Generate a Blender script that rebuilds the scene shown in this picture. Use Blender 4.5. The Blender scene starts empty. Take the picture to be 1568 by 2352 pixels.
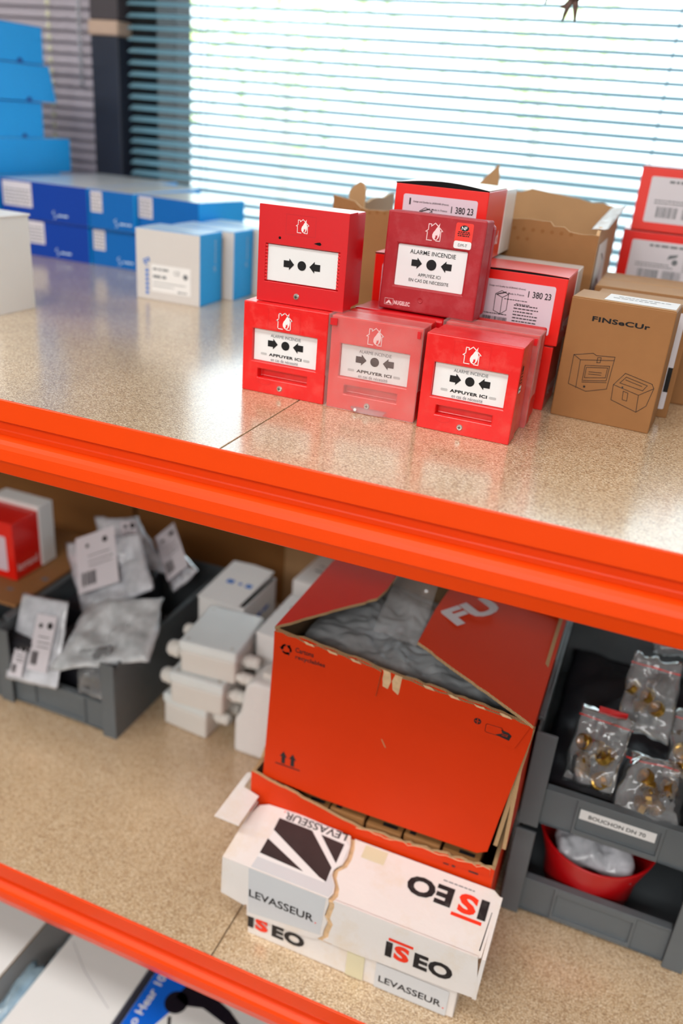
import bpy, bmesh, math, random
from mathutils import Vector, Matrix, noise

rnd = random.Random(7)
col = bpy.context.scene.collection
scene = bpy.context.scene
T = 1.10        # top face of the upper shelf boards
L = 0.4194      # top face of the lower shelf boards

# ------------------------------------------------------------------ camera
cam_d = bpy.data.cameras.new('camera')
cam = bpy.data.objects.new('camera', cam_d)
col.objects.link(cam)
_r = Vector((0.9248, 0.3725, 0.0767)); _d = Vector((0.2232, -0.3682, -0.9025)); _f = Vector((-0.3080, 0.8518, -0.4237))
_m = Matrix((_r, -_d, -_f)).transposed()
_q = _m.to_quaternion(); _q.normalize()
cam.matrix_world = Matrix.Translation((0, -0.6265, 1.38)) @ _q.to_matrix().to_4x4()
cam_d.sensor_fit = 'HORIZONTAL'
cam_d.sensor_width = 24.0
cam_d.lens = 24.0 * 1923.7 / 1568.0
cam_d.clip_start = 0.02
cam_d.dof.use_dof = True
cam_d.dof.focus_distance = 0.83
cam_d.dof.aperture_fstop = 2.6
scene.camera = cam

# ------------------------------------------------------------------ world
world = bpy.data.worlds.new('daylight')
scene.world = world
world.use_nodes = True
_bg = world.node_tree.nodes['Background']
_bg.inputs[0].default_value = (0.86, 0.95, 1.0, 1)
_bg.inputs[1].default_value = 3.3


def area_light(name, loc, rot, sx, sy, power, color=(1, 1, 1)):
    d = bpy.data.lights.new(name, 'AREA')
    d.shape = 'RECTANGLE'; d.size = sx; d.size_y = sy; d.energy = power; d.color = color
    o = bpy.data.objects.new(name, d); o.location = loc; o.rotation_euler = rot
    col.objects.link(o)
    return o


area_light('ceiling_light_panel', (-0.4, -0.78, 2.72), (0, 0, 0), 1.2, 0.5, 19, (1, 0.97, 0.94))
area_light('ceiling_light_panel', (1.6, -0.78, 2.72), (0, 0, 0), 1.2, 0.5, 12, (1, 0.97, 0.94))
area_light('ceiling_light_panel', (-2.4, -0.78, 2.72), (0, 0, 0), 1.2, 0.5, 24, (1, 0.97, 0.94))
area_light('ceiling_light_panel', (-0.4, -3.0, 2.72), (0, 0, 0), 3.2, 1.0, 125, (1, 0.98, 0.96))
sun_d = bpy.data.lights.new('sun', 'SUN'); sun_d.energy = 5.0; sun_d.angle = 0.02
sun = bpy.data.objects.new('sun', sun_d); sun.rotation_euler = (math.radians(48), 0, math.radians(25)); col.objects.link(sun)

vs = scene.view_settings
vs.view_transform = 'Standard'; vs.look = 'None'; vs.gamma = 1.0; vs.use_curve_mapping = False
vs.exposure = 0.18


# ------------------------------------------------------------------ materials
def lin(h):
    h = h.lstrip('#'); o = []
    for i in (0, 2, 4):
        c = int(h[i:i + 2], 16) / 255
        o.append(c / 12.92 if c <= 0.04045 else ((c + 0.055) / 1.055) ** 2.4)
    return (*o, 1)


def N(nt, t, **kw):
    n = nt.nodes.new(t)
    for k, v in kw.items():
        if hasattr(n, k): setattr(n, k, v)
    return n


def mat(name, hexc, rough=0.5, spec=0.5, metal=0.0, var=0.06, vscale=30, bump=0.0, bscale=200, coat=0.0, coatr=0.1, dust=0.0, dustc='#d8c8c0', dscale=35, trans=0.0):
    m = bpy.data.materials.new(name); m.use_nodes = True
    nt = m.node_tree; b = nt.nodes['Principled BSDF']
    b.inputs['Roughness'].default_value = rough
    b.inputs['Specular IOR Level'].default_value = spec
    b.inputs['Metallic'].default_value = metal
    b.inputs['Coat Weight'].default_value = coat
    b.inputs['Coat Roughness'].default_value = coatr
    tc = N(nt, 'ShaderNodeTexCoord')
    nz = N(nt, 'ShaderNodeTexNoise'); nz.inputs['Scale'].default_value = vscale; nz.inputs['Detail'].default_value = 4
    nt.links.new(tc.outputs['Object'], nz.inputs['Vector'])
    mx = N(nt, 'ShaderNodeMix', data_type='RGBA')
    c = lin(hexc)
    mx.inputs[6].default_value = (*[x * (1 - var) for x in c[:3]], 1)
    mx.inputs[7].default_value = (*[min(1, x * (1 + var)) for x in c[:3]], 1)
    nt.links.new(nz.outputs[0], mx.inputs[0])
    out = mx.outputs[2]
    if dust:
        n2 = N(nt, 'ShaderNodeTexNoise'); n2.inputs['Scale'].default_value = dscale; n2.inputs['Detail'].default_value = 8; n2.inputs['Roughness'].default_value = .7
        nt.links.new(tc.outputs['Object'], n2.inputs['Vector'])
        cr = N(nt, 'ShaderNodeMapRange'); cr.inputs[1].default_value = .5; cr.inputs[2].default_value = .72; cr.inputs[4].default_value = dust
        nt.links.new(n2.outputs[0], cr.inputs[0])
        m2 = N(nt, 'ShaderNodeMix', data_type='RGBA'); m2.inputs[7].default_value = lin(dustc)
        nt.links.new(cr.outputs[0], m2.inputs[0]); nt.links.new(out, m2.inputs[6]); out = m2.outputs[2]
        rr = N(nt, 'ShaderNodeMapRange'); rr.inputs[2].default_value = max(dust, .01); rr.inputs[3].default_value = rough; rr.inputs[4].default_value = min(1, rough + .35)
        nt.links.new(cr.outputs[0], rr.inputs[0]); nt.links.new(rr.outputs[0], b.inputs['Roughness'])
    nt.links.new(out, b.inputs['Base Color'])
    if bump:
        n3 = N(nt, 'ShaderNodeTexNoise'); n3.inputs['Scale'].default_value = bscale; n3.inputs['Detail'].default_value = 3
        nt.links.new(tc.outputs['Object'], n3.inputs['Vector'])
        bp = N(nt, 'ShaderNodeBump'); bp.inputs['Strength'].default_value = bump; bp.inputs['Distance'].default_value = .001
        nt.links.new(n3.outputs[0], bp.inputs['Height']); nt.links.new(bp.outputs[0], b.inputs['Normal'])
    if trans: b.inputs['Transmission Weight'].default_value = trans
    return m


def chipboard(name, rough=0.3, spec=0.55):
    m = bpy.data.materials.new(name); m.use_nodes = True
    nt = m.node_tree; b = nt.nodes['Principled BSDF']
    tc = N(nt, 'ShaderNodeTexCoord')
    res = None
    for k, (ang, sc, sq) in enumerate(((0.5, 720, 2.2), (-0.9, 980, 2.4), (1.9, 600, 2.0))):
        mp = N(nt, 'ShaderNodeMapping'); mp.inputs['Rotation'].default_value = (0, 0, ang)
        mp.inputs['Scale'].default_value = (1, sq, 1.5)
        mp.inputs['Location'].default_value = (k * 3.1, k, k)
        nt.links.new(tc.outputs['Object'], mp.inputs[0])
        v = N(nt, 'ShaderNodeTexVoronoi'); v.inputs['Scale'].default_value = sc
        nt.links.new(mp.outputs[0], v.inputs['Vector'])
        sp = N(nt, 'ShaderNodeSeparateColor'); nt.links.new(v.outputs['Color'], sp.inputs[0])
        if res is None: res = sp.outputs[0]
        else:
            a = N(nt, 'ShaderNodeMath', operation='ADD'); nt.links.new(res, a.inputs[0]); nt.links.new(sp.outputs[k % 3], a.inputs[1]); res = a.outputs[0]
    dv = N(nt, 'ShaderNodeMath', operation='DIVIDE'); dv.inputs[1].default_value = 3; nt.links.new(res, dv.inputs[0])
    cr = N(nt, 'ShaderNodeValToRGB'); e = cr.color_ramp.elements
    e[0].position = .22; e[0].color = lin('#80644a'); e[1].position = .78; e[1].color = lin('#f4e6cc')
    x = e.new(.40); x.color = lin('#b59470'); x = e.new(.58); x.color = lin('#d2b48c')
    nt.links.new(dv.outputs[0], cr.inputs[0])
    nz = N(nt, 'ShaderNodeTexNoise'); nz.inputs['Scale'].default_value = 9; nt.links.new(tc.outputs['Object'], nz.inputs['Vector'])
    hs = N(nt, 'ShaderNodeHueSaturation'); hs.inputs['Saturation'].default_value = 1.0
    mr = N(nt, 'ShaderNodeMapRange'); mr.inputs[3].default_value = .86; mr.inputs[4].default_value = 1.1
    nt.links.new(nz.outputs[0], mr.inputs[0]); nt.links.new(mr.outputs[0], hs.inputs['Value']); nt.links.new(cr.outputs[0], hs.inputs['Color'])
    nt.links.new(hs.outputs[0], b.inputs['Base Color'])
    b.inputs['Roughness'].default_value = rough; b.inputs['Specular IOR Level'].default_value = spec
    b.inputs['Coat Weight'].default_value = 1.0; b.inputs['Coat Roughness'].default_value = .16; b.inputs['Coat IOR'].default_value = 1.62
    bp = N(nt, 'ShaderNodeBump'); bp.inputs['Strength'].default_value = .05; bp.inputs['Distance'].default_value = .0004
    nt.links.new(dv.outputs[0], bp.inputs['Height']); nt.links.new(bp.outputs[0], b.inputs['Normal'])
    return m


def film(name, tint='#ffffff', clear=.72, rough=.12, milk='#e8ecf0', milky=.16, gloss=.8, bmp=.15):
    """thin crumpled plastic: see-through sheet with gloss and a little haze"""
    m = bpy.data.materials.new(name); m.use_nodes = True; nt = m.node_tree
    nt.nodes.clear()
    out = N(nt, 'ShaderNodeOutputMaterial')
    tr = N(nt, 'ShaderNodeBsdfTransparent'); tr.inputs[0].default_value = lin(tint)
    gl = N(nt, 'ShaderNodeBsdfGlossy'); gl.inputs['Roughness'].default_value = rough
    df = N(nt, 'ShaderNodeBsdfDiffuse'); df.inputs[0].default_value = lin(milk)
    tc = N(nt, 'ShaderNodeTexCoord'); nz = N(nt, 'ShaderNodeTexNoise'); nz.inputs['Scale'].default_value = 32; nz.inputs['Detail'].default_value = 3
    nt.links.new(tc.outputs['Object'], nz.inputs['Vector'])
    bp = N(nt, 'ShaderNodeBump'); bp.inputs['Strength'].default_value = bmp; bp.inputs['Distance'].default_value = .003
    nt.links.new(nz.outputs[0], bp.inputs['Height']); nt.links.new(bp.outputs[0], gl.inputs['Normal'])
    fr = N(nt, 'ShaderNodeFresnel'); fr.inputs[0].default_value = 1.45
    nt.links.new(bp.outputs[0], fr.inputs['Normal'])
    mr = N(nt, 'ShaderNodeMapRange'); mr.inputs[1].default_value = .35; mr.inputs[2].default_value = .7
    mr.inputs[3].default_value = milky * .7; mr.inputs[4].default_value = milky * 1.3
    nt.links.new(nz.outputs[0], mr.inputs[0])
    a = N(nt, 'ShaderNodeMixShader'); nt.links.new(mr.outputs[0], a.inputs[0]); nt.links.new(tr.outputs[0], a.inputs[1]); nt.links.new(df.outputs[0], a.inputs[2])
    ad = N(nt, 'ShaderNodeMath', operation='MULTIPLY_ADD'); ad.inputs[1].default_value = gloss; ad.inputs[2].default_value = .03
    nt.links.new(fr.outputs[0], ad.inputs[0])
    c = N(nt, 'ShaderNodeMixShader'); nt.links.new(ad.outputs[0], c.inputs[0]); nt.links.new(a.outputs[0], c.inputs[1]); nt.links.new(gl.outputs[0], c.inputs[2])
    nt.links.new(c.outputs[0], out.inputs[0])
    return m


def corrugated(name, light='#c9a67c', dark='#86643f', scale=1500):
    m = mat(name, light, .8, .2); nt = m.node_tree; b = nt.nodes['Principled BSDF']
    tc = N(nt, 'ShaderNodeTexCoord'); w = N(nt, 'ShaderNodeTexWave'); w.inputs['Scale'].default_value = scale / 6; w.inputs['Distortion'].default_value = 3; w.inputs['Detail'].default_value = 3; w.wave_type = 'BANDS'; w.bands_direction = 'DIAGONAL'
    nt.links.new(tc.outputs['Object'], w.inputs['Vector'])
    cr = N(nt, 'ShaderNodeValToRGB'); cr.color_ramp.elements[0].color = lin(dark); cr.color_ramp.elements[1].color = lin(light); cr.color_ramp.elements[1].position = .6
    nt.links.new(w.outputs[0], cr.inputs[0]); nt.links.new(cr.outputs[0], b.inputs['Base Color'])
    return m


M = {}
M['orange'] = mat('orange_enamel', '#f54600', .42, .35, var=.03, coat=.12, coatr=.10)
M['board'] = chipboard('chipboard_varnished')
M['board_edge'] = mat('chipboard_edge', '#a98257', .8, .2, var=.2, vscale=300)
M['red'] = mat('red_plastic', '#e00b0b', .34, .45, var=.05, dust=.13, dustc='#f0a090', coat=.4, coatr=.2)
M['red_clean'] = mat('red_plastic_clean', '#d00010', .36, .45, var=.03, coat=.6, coatr=.18)
M['red_dusty'] = mat('red_plastic_dusty', '#d4100c', .45, .4, var=.06, dust=.35, dustc='#f0a89a', dscale=45)
M['crimson'] = mat('crimson_plastic', '#a51420', .42, .45, var=.06, dust=.16, dustc='#d88a8e')
M['plate'] = mat('white_plate', '#e4e4e4', .35, .5, var=.02)
M['black'] = mat('black_print', '#141416', .55, .3)
M['grey_print'] = mat('grey_print', '#707478', .6, .3)
M['white_print'] = mat('white_print', '#f6e6e4', .5, .3)
M['pink_print'] = mat('pink_print', '#f2cfcf', .5, .3)
M['metal'] = mat('nickel_metal', '#c9c6be', .28, .5, metal=.9)
M['dark'] = mat('dark_hole', '#0a0608', .7, .2)
M['slot'] = mat('slot_grey', '#b9b9b9', .5, .3)
M['redpaper'] = mat('red_card', '#e41408', .33, .5, var=.04, coat=.3, coatr=.15)
M['redpaper2'] = mat('red_card_pale', '#e52a1c', .3, .5, var=.05, coat=.4, coatr=.15)
M['label'] = mat('pinkish_label', '#d9c3ce', .45, .4, var=.02)
M['label_grey'] = mat('greyish_label', '#d3cdd3', .5, .4, var=.02)
M['white_card'] = mat('white_card', '#e6e4e2', .5, .4, var=.02)
M['white_rough'] = mat('white_worn_card', '#e4ddd8', .62, .35, var=.05, vscale=20, bump=.3, bscale=160, dust=.55, dustc='#dcc4a2', dscale=14)
M['kraft'] = mat('kraft_card', '#93653a', .6, .35, var=.07, vscale=60, bump=.1)
M['kraft_light'] = mat('lit_kraft_card', '#b58c62', .6, .35, var=.07, vscale=40, bump=.1)
M['kraft_dark'] = mat('kraft_deep_card', '#8a5b2e', .65, .3, var=.08, vscale=12)
M['kraft_edge'] = corrugated('kraft_edge')
M['torn'] = mat('torn_card_edge', '#d8b58c', .85, .2, var=.3, vscale=150, bump=.6, bscale=300)
M['blue'] = mat('lit_blue_card', '#10a8f8', .5, .3, var=.03)  # lit tone of the blue card, for faces turned to the window
M['blue_mid'] = mat('mid_blue_card', '#0062b0', .5, .3, var=.03)
M['blue_deep'] = mat('deep_blue_card', '#003a9c', .5, .3, var=.03)
M['white_gloss'] = mat('glossy_white_card', '#f2efec', .3, .5, var=.02, coat=.8, coatr=.15)
M['white_front'] = mat('matt_white_front', '#cdc8c4', .5, .35, var=.02)
M['white_gloss_b'] = mat('bluish_white_card_and_sheen', '#c6dcee', .3, .5, var=.02, coat=.3)
M['orangecard'] = mat('orange_card', '#d43400', .55, .25, var=.05, vscale=14)
M['orangecard_in'] = mat('card_inside', '#7a6248', .8, .2)
M['greyplastic'] = mat('grey_bin_plastic', '#5e6468', .42, .45, var=.05, dust=.1, dustc='#8a9094')
M['abs'] = mat('light_grey_plastic', '#dcd8d2', .38, .45, var=.03)
M['abs_top'] = mat('light_grey_lid', '#dfe4e4', .25, .5, var=.05, vscale=22)
M['darkdev'] = mat('dark_device_plastic', '#24242a', .45, .4)
M['brass'] = mat('brass', '#a8843a', .3, .5, metal=.85, var=.2, vscale=90)
M['redcup'] = mat('red_cup_plastic', '#b80a10', .35, .5)
M['blue_print'] = mat('blue_print', '#2b6fc4', .5, .3)
M['red_print'] = mat('red_print', '#f0391f', .5, .3, var=.1, vscale=90)
M['black_worn'] = mat('worn_black_print', '#232021', .55, .3, dust=.35, dustc='#6a6460', dscale=120)
M['photo_dark'] = mat('dark_photo_print', '#3a3232', .4, .4, var=.35, vscale=28)
M['tape'] = mat('clear_grey_tape', '#cfd0d2', .22, .5, var=.02)
M['tape_tan'] = mat('tan_tape', '#d8cfae', .35, .4, var=.04)
M['film'] = film('clear_film')
M['film_milky'] = film('milky_film', milky=.62, rough=.3)
M['film_mid'] = film('hazy_film', milky=.5, rough=.2, milk='#f2f4fc')
M['film_grey'] = mat('grey_film', '#9a9ea1', .2, .6, var=.25, vscale=40, bump=.6, bscale=160)
M['film_red'] = film('cover_film', milky=.075, rough=.2, milk='#f4d4d0', gloss=.10, bmp=.05)
M['film_blue'] = film('blue_tint_film', tint='#cfe6f2', milky=.35, rough=.15, milk='#cfe8f4')
M['frame_dark'] = mat('dark_frame', '#2e3340', .45, .4)
M['frame_brown'] = mat('brown_frame', '#4c464a', .45, .4)
M['frame_black'] = mat('black_frame', '#0c1014', .5, .4)
M['beige'] = mat('beige_reflection', '#c8ac98', .4, .4)  # tone of the bright reflection painted on the post
M['wall'] = mat('painted_wall', '#d9d6d0', .8, .2)
M['ceil'] = mat('ceiling_paint', '#ecebe6', .85, .2)
M['floor'] = mat('grey_floor', '#242322', .5, .4, var=.1)
M['lilac'] = mat('lilac_slat', '#b8b0ba', .5, .4, var=.02)
M['greywall'] = mat('grey_panel', '#57535c', .7, .3)
M['light_leak'] = mat('pearly_light_leak', '#e9e6c8', .25, .6)  # stands in for daylight leaking through the slat holes
M['twig'] = mat('brown_twig', '#6b5750', .8, .2, var=.2, vscale=120, bump=.6)
M['leaf'] = mat('tree_leaf', '#c9d68e', .6, .3, var=.25, vscale=3)
M['bark'] = mat('tree_bark', '#c8bfae', .8, .2)
M['facade'] = mat('pale_facade', '#cfd6dc', .8, .2, var=.1, vscale=1)
M['asphalt'] = mat('pale_ground', '#b9bdbd', .9, .2)
M['hs_blue'] = mat('bright_blue_card', '#0264d8', .3, .5, coat=.3)
M['hs_black'] = mat('headset_black_print', '#17121e', .35, .4, var=.3, vscale=15)
M['card_shadow'] = mat('grey_card_shade', '#707080', .5, .3)  # painted shade for the white carton's lid side and crease


def slat_material():
    m = mat('pale_slat', '#7fa9b8', .35, .5, var=.02); nt = m.node_tree
    b = nt.nodes['Principled BSDF']
    tl = N(nt, 'ShaderNodeBsdfTranslucent'); tl.inputs[0].default_value = lin('#6fa8bc')
    mx = N(nt, 'ShaderNodeMixShader'); mx.inputs[0].default_value = .12
    nt.links.new(b.outputs[0], mx.inputs[1]); nt.links.new(tl.outputs[0], mx.inputs[2])
    nt.links.new(mx.outputs[0], nt.nodes['Material Output'].inputs[0])
    return m


M['slat'] = slat_material()


def glass_material():
    m = bpy.data.materials.new('window_glass'); m.use_nodes = True; nt = m.node_tree; nt.nodes.clear()
    out = N(nt, 'ShaderNodeOutputMaterial'); tr = N(nt, 'ShaderNodeBsdfTransparent'); tr.inputs[0].default_value = (.93, .97, .98, 1)
    gl = N(nt, 'ShaderNodeBsdfGlossy'); gl.inputs['Roughness'].default_value = .02
    fr = N(nt, 'ShaderNodeFresnel'); fr.inputs[0].default_value = 1.3
    mx = N(nt, 'ShaderNodeMixShader'); nt.links.new(fr.outputs[0], mx.inputs[0]); nt.links.new(tr.outputs[0], mx.inputs[1]); nt.links.new(gl.outputs[0], mx.inputs[2])
    nt.links.new(mx.outputs[0], out.inputs[0])
    return m


M['glass'] = glass_material()


# ------------------------------------------------------------------ object helpers
def link(name, me, mats=(), parent=None, kind=None):
    o = bpy.data.objects.new(name, me)
    for m in mats: me.materials.append(M[m] if isinstance(m, str) else m)
    col.objects.link(o)
    if parent: o.parent = parent
    if kind: o['kind'] = kind
    return o


def tag(o, label, cat, group=None):
    o['label'] = label; o['category'] = cat
    if group: o['group'] = group
    return o


def thing(name, label, cat, loc=(0, 0, 0), yaw=0, group=None, pitch=0, roll=0):
    o = bpy.data.objects.new(name, None); o.empty_display_size = .02
    col.objects.link(o); o.location = loc
    o.rotation_mode = 'XYZ'
    R = Matrix.Rotation(math.radians(yaw), 4, 'Z') @ Matrix.Rotation(math.radians(pitch), 4, 'X') @ Matrix.Rotation(math.radians(roll), 4, 'Y')
    o.rotation_euler = R.to_euler()
    return tag(o, label, cat, group)


def dup(root, loc, label=None, yaw=None, group=None):
    r = root.copy(); col.objects.link(r); r.location = loc
    if yaw is not None: r.rotation_euler = (0, 0, math.radians(yaw))
    if label: r['label'] = label
    if group: r['group'] = group
    for ch in [c for c in bpy.data.objects if c.parent == root]:
        c = ch.copy(); col.objects.link(c); c.parent = r
        for g in [x for x in bpy.data.objects if x.parent == ch]:
            d = g.copy(); col.objects.link(d); d.parent = c
    return r


def bm_box(bm, x0, x1, y0, y1, z0, z1, mi=0, faces=None):
    v = [bm.verts.new(p) for p in ((x0, y0, z0), (x1, y0, z0), (x1, y1, z0), (x0, y1, z0), (x0, y0, z1), (x1, y0, z1), (x1, y1, z1), (x0, y1, z1))]
    F = {'bottom': (3, 2, 1, 0), 'top': (4, 5, 6, 7), 'front': (0, 1, 5, 4), 'right': (1, 2, 6, 5), 'back': (2, 3, 7, 6), 'left': (3, 0, 4, 7)}
    out = []
    for k, ids in F.items():
        f = bm.faces.new([v[i] for i in ids]); f.material_index = (faces or {}).get(k, mi); out.append(f)
    return v, out


def finish(bm, name, mats, parent=None, smooth=False, kind=None, bevel=0, seg=2):
    bmesh.ops.recalc_face_normals(bm, faces=bm.faces)
    me = bpy.data.meshes.new(name); bm.to_mesh(me); bm.free()
    if smooth:
        for p in me.polygons: p.use_smooth = True
    o = link(name, me, mats, parent, kind)
    if bevel:
        md = o.modifiers.new('bevel', 'BEVEL'); md.width = bevel; md.segments = seg; md.limit_method = 'ANGLE'; md.angle_limit = math.radians(40)
    return o


def box(name, mats, b, parent=None, bevel=0.001, faces=None, kind=None, seg=2, warp=0):
    bm = bmesh.new(); bm_box(bm, *b, faces=faces)
    if warp:
        for v in bm.verts:
            v.co += Vector((rnd.uniform(-warp, warp), rnd.uniform(-warp, warp), rnd.uniform(-warp, 0)))
    return finish(bm, name, mats, parent, bevel=bevel, seg=seg, kind=kind)


class Fr:
    """a flat frame: origin, two in-plane axes; n = u x v points out of the face"""
    def __init__(s, o, u, v):
        s.o = Vector(o); s.u = Vector(u).normalized(); s.v = Vector(v).normalized(); s.n = s.u.cross(s.v)

    def p(s, a, b, e=0.0): return s.o + s.u * a + s.v * b + s.n * e


def front(y=0, x=0, z=0): return Fr((x, y, z), (1, 0, 0), (0, 0, 1))
def right(x, y=0, z=0): return Fr((x, y, z), (0, 1, 0), (0, 0, 1))
def topf(z, x=0, y=0): return Fr((x, y, z), (1, 0, 0), (0, 1, 0))


_tc = {}


def text_mesh(s, bold):
    if (s, bold) in _tc: return _tc[(s, bold)]
    c = bpy.data.curves.new('t', 'FONT'); c.body = s; c.size = 1; c.resolution_u = 3; c.offset = bold
    if bold > .02: c.space_character = 1.06
    o = bpy.data.objects.new('t', c); col.objects.link(o)
    bpy.context.view_layer.update()
    me = bpy.data.meshes.new_from_object(o.evaluated_get(bpy.context.evaluated_depsgraph_get()))
    vs_ = [(v.co.x, v.co.y) for v in me.vertices]; fs = [tuple(p.vertices) for p in me.polygons]
    bpy.data.objects.remove(o); bpy.data.meshes.remove(me)
    x0 = min(v[0] for v in vs_); x1 = max(v[0] for v in vs_); y0 = min(v[1] for v in vs_); y1 = max(v[1] for v in vs_)
    _tc[(s, bold)] = ([((x - x0) / (x1 - x0), (y - y0) / (y1 - y0)) for x, y in vs_], fs)
    return _tc[(s, bold)]


def stroke(pts, w, closed=False):
    out = []; n = len(pts)
    for i in range(n if closed else n - 1):
        a = Vector(pts[i]); b = Vector(pts[(i + 1) % n]); d = (b - a)
        if d.length < 1e-9: continue
        d.normalize(); q = Vector((-d.y, d.x)) * w / 2; e = d * w / 2
        out.append([tuple(a - e + q), tuple(a - e - q), tuple(b + e - q), tuple(b + e + q)])
    return out


def circ(x, y, r, n=20, sx=1): return [(x + r * sx * math.cos(6.28318 * k / n), y + r * math.sin(6.28318 * k / n)) for k in range(n)]
def rect(x0, y0, x1, y1): return [(x0, y0), (x1, y0), (x1, y1), (x0, y1)]


def rrect(x0, y0, x1, y1, r, n=4):
    out = []
    for cx, cy, a in ((x1 - r, y0 + r, -90), (x1 - r, y1 - r, 0), (x0 + r, y1 - r, 90), (x0 + r, y0 + r, 180)):
        for k in range(n + 1):
            t = math.radians(a + 90 * k / n); out.append((cx + r * math.cos(t), cy + r * math.sin(t)))
    return out


def words(x0, x1, y, h, n=5):
    """a line of print too small to read: blurred word blocks"""
    out = []; x = x0
    while x < x1 - h:
        w = rnd.uniform(1.2, 3.8) * h; out.append(rect(x, y, min(x + w, x1), y + h)); x += w + h * .7
    return out


def bars(x0, x1, y0, y1, n=22):
    out = []; x = x0; st = (x1 - x0) / n
    while x < x1 - st:
        w = st * rnd.choice((.3, .45, .8)); out.append(rect(x, y0, x + w, y1)); x += w + st * rnd.choice((.35, .5, .8))
    return out


def deco(name, m, fr, polys=(), texts=(), parent=None, e=.0003):
    """flat print: polygons and words ('str', x0, y0, x1, y1, bold) on a face"""
    me = bpy.data.meshes.new(name); V = []; F = []
    for P in polys:
        k = len(V); V += [fr.p(a, b, e) for a, b in P]; F.append(tuple(range(k, k + len(P))))
    for t in texts:
        s, x0, y0, x1, y1 = t[:5]; bold = t[5] if len(t) > 5 else 0
        vv, ff = text_mesh(s, bold); k = len(V)
        V += [fr.p(x0 + a * (x1 - x0), y0 + b * (y1 - y0), e) for a, b in vv]; F += [tuple(i + k for i in f) for f in ff]
    me.from_pydata(V, [], F); me.update()
    return link(name, me, [m], parent)


def slab(name, mats, fr, pts, t, parent=None, bevel=0, kind=None):
    """an outline cut from sheet of thickness t: mats = (outer face, inner face, cut edge)"""
    bm = bmesh.new(); n = len(pts)
    a = [bm.verts.new(fr.p(x, y, 0)) for x, y in pts]; b = [bm.verts.new(fr.p(x, y, -t)) for x, y in pts]
    f = bm.faces.new(a); f.material_index = 0
    f = bm.faces.new(b[::-1]); f.material_index = min(1, len(mats) - 1)
    for i in range(n):
        j = (i + 1) % n; f = bm.faces.new((a[j], a[i], b[i], b[j])); f.material_index = min(2, len(mats) - 1)
    return finish(bm, name, mats, parent, bevel=bevel, kind=kind)


def jag(p, q, n, amp, seed=0):
    r = random.Random(seed); P = Vector(p); Q = Vector(q); d = (Q - P); m = Vector((-d.y, d.x)).normalized()
    out = [tuple(P)]
    for k in range(1, n):
        out.append(tuple(P + d * ((k + r.uniform(-.3, .3)) / n) + m * r.uniform(-amp, amp)))
    out.append(tuple(Q)); return out


def tube(name, mats, pts, r, parent=None, n=8, smooth=True, kind=None):
    bm = bmesh.new(); rings = []
    for i, p in enumerate(pts):
        p = Vector(p); d = (Vector(pts[min(i + 1, len(pts) - 1)]) - Vector(pts[max(i - 1, 0)])).normalized()
        u = d.orthogonal().normalized(); v = d.cross(u); rr = r[i] if isinstance(r, (list, tuple)) else r
        rings.append([bm.verts.new(p + (u * math.cos(6.28318 * k / n) + v * math.sin(6.28318 * k / n)) * rr) for k in range(n)])
    for a, b in zip(rings, rings[1:]):
        for k in range(n): bm.faces.new((a[k], a[(k + 1) % n], b[(k + 1) % n], b[k]))
    bm.faces.new(rings[0][::-1]); bm.faces.new(rings[-1])
    return finish(bm, name, mats, parent, smooth=smooth, kind=kind)


def lathe(name, mats, prof, origin, axis, parent=None, n=20, smooth=True):
    """prof: (radius, height) along axis"""
    bm = bmesh.new(); ax = Vector(axis).normalized(); u = ax.orthogonal().normalized(); v = ax.cross(u); o = Vector(origin); rings = []
    for r, h in prof:
        rings.append([bm.verts.new(o + ax * h + (u * math.cos(6.28318 * k / n) + v * math.sin(6.28318 * k / n)) * max(r, 1e-5)) for k in range(n)])
    for a, b in zip(rings, rings[1:]):
        for k in range(n): bm.faces.new((a[k], a[(k + 1) % n], b[(k + 1) % n], b[k]))
    if prof[0][0] > 1e-4: bm.faces.new(rings[0][::-1])
    if prof[-1][0] > 1e-4: bm.faces.new(rings[-1])
    return finish(bm, name, mats, parent, smooth=False)


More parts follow.
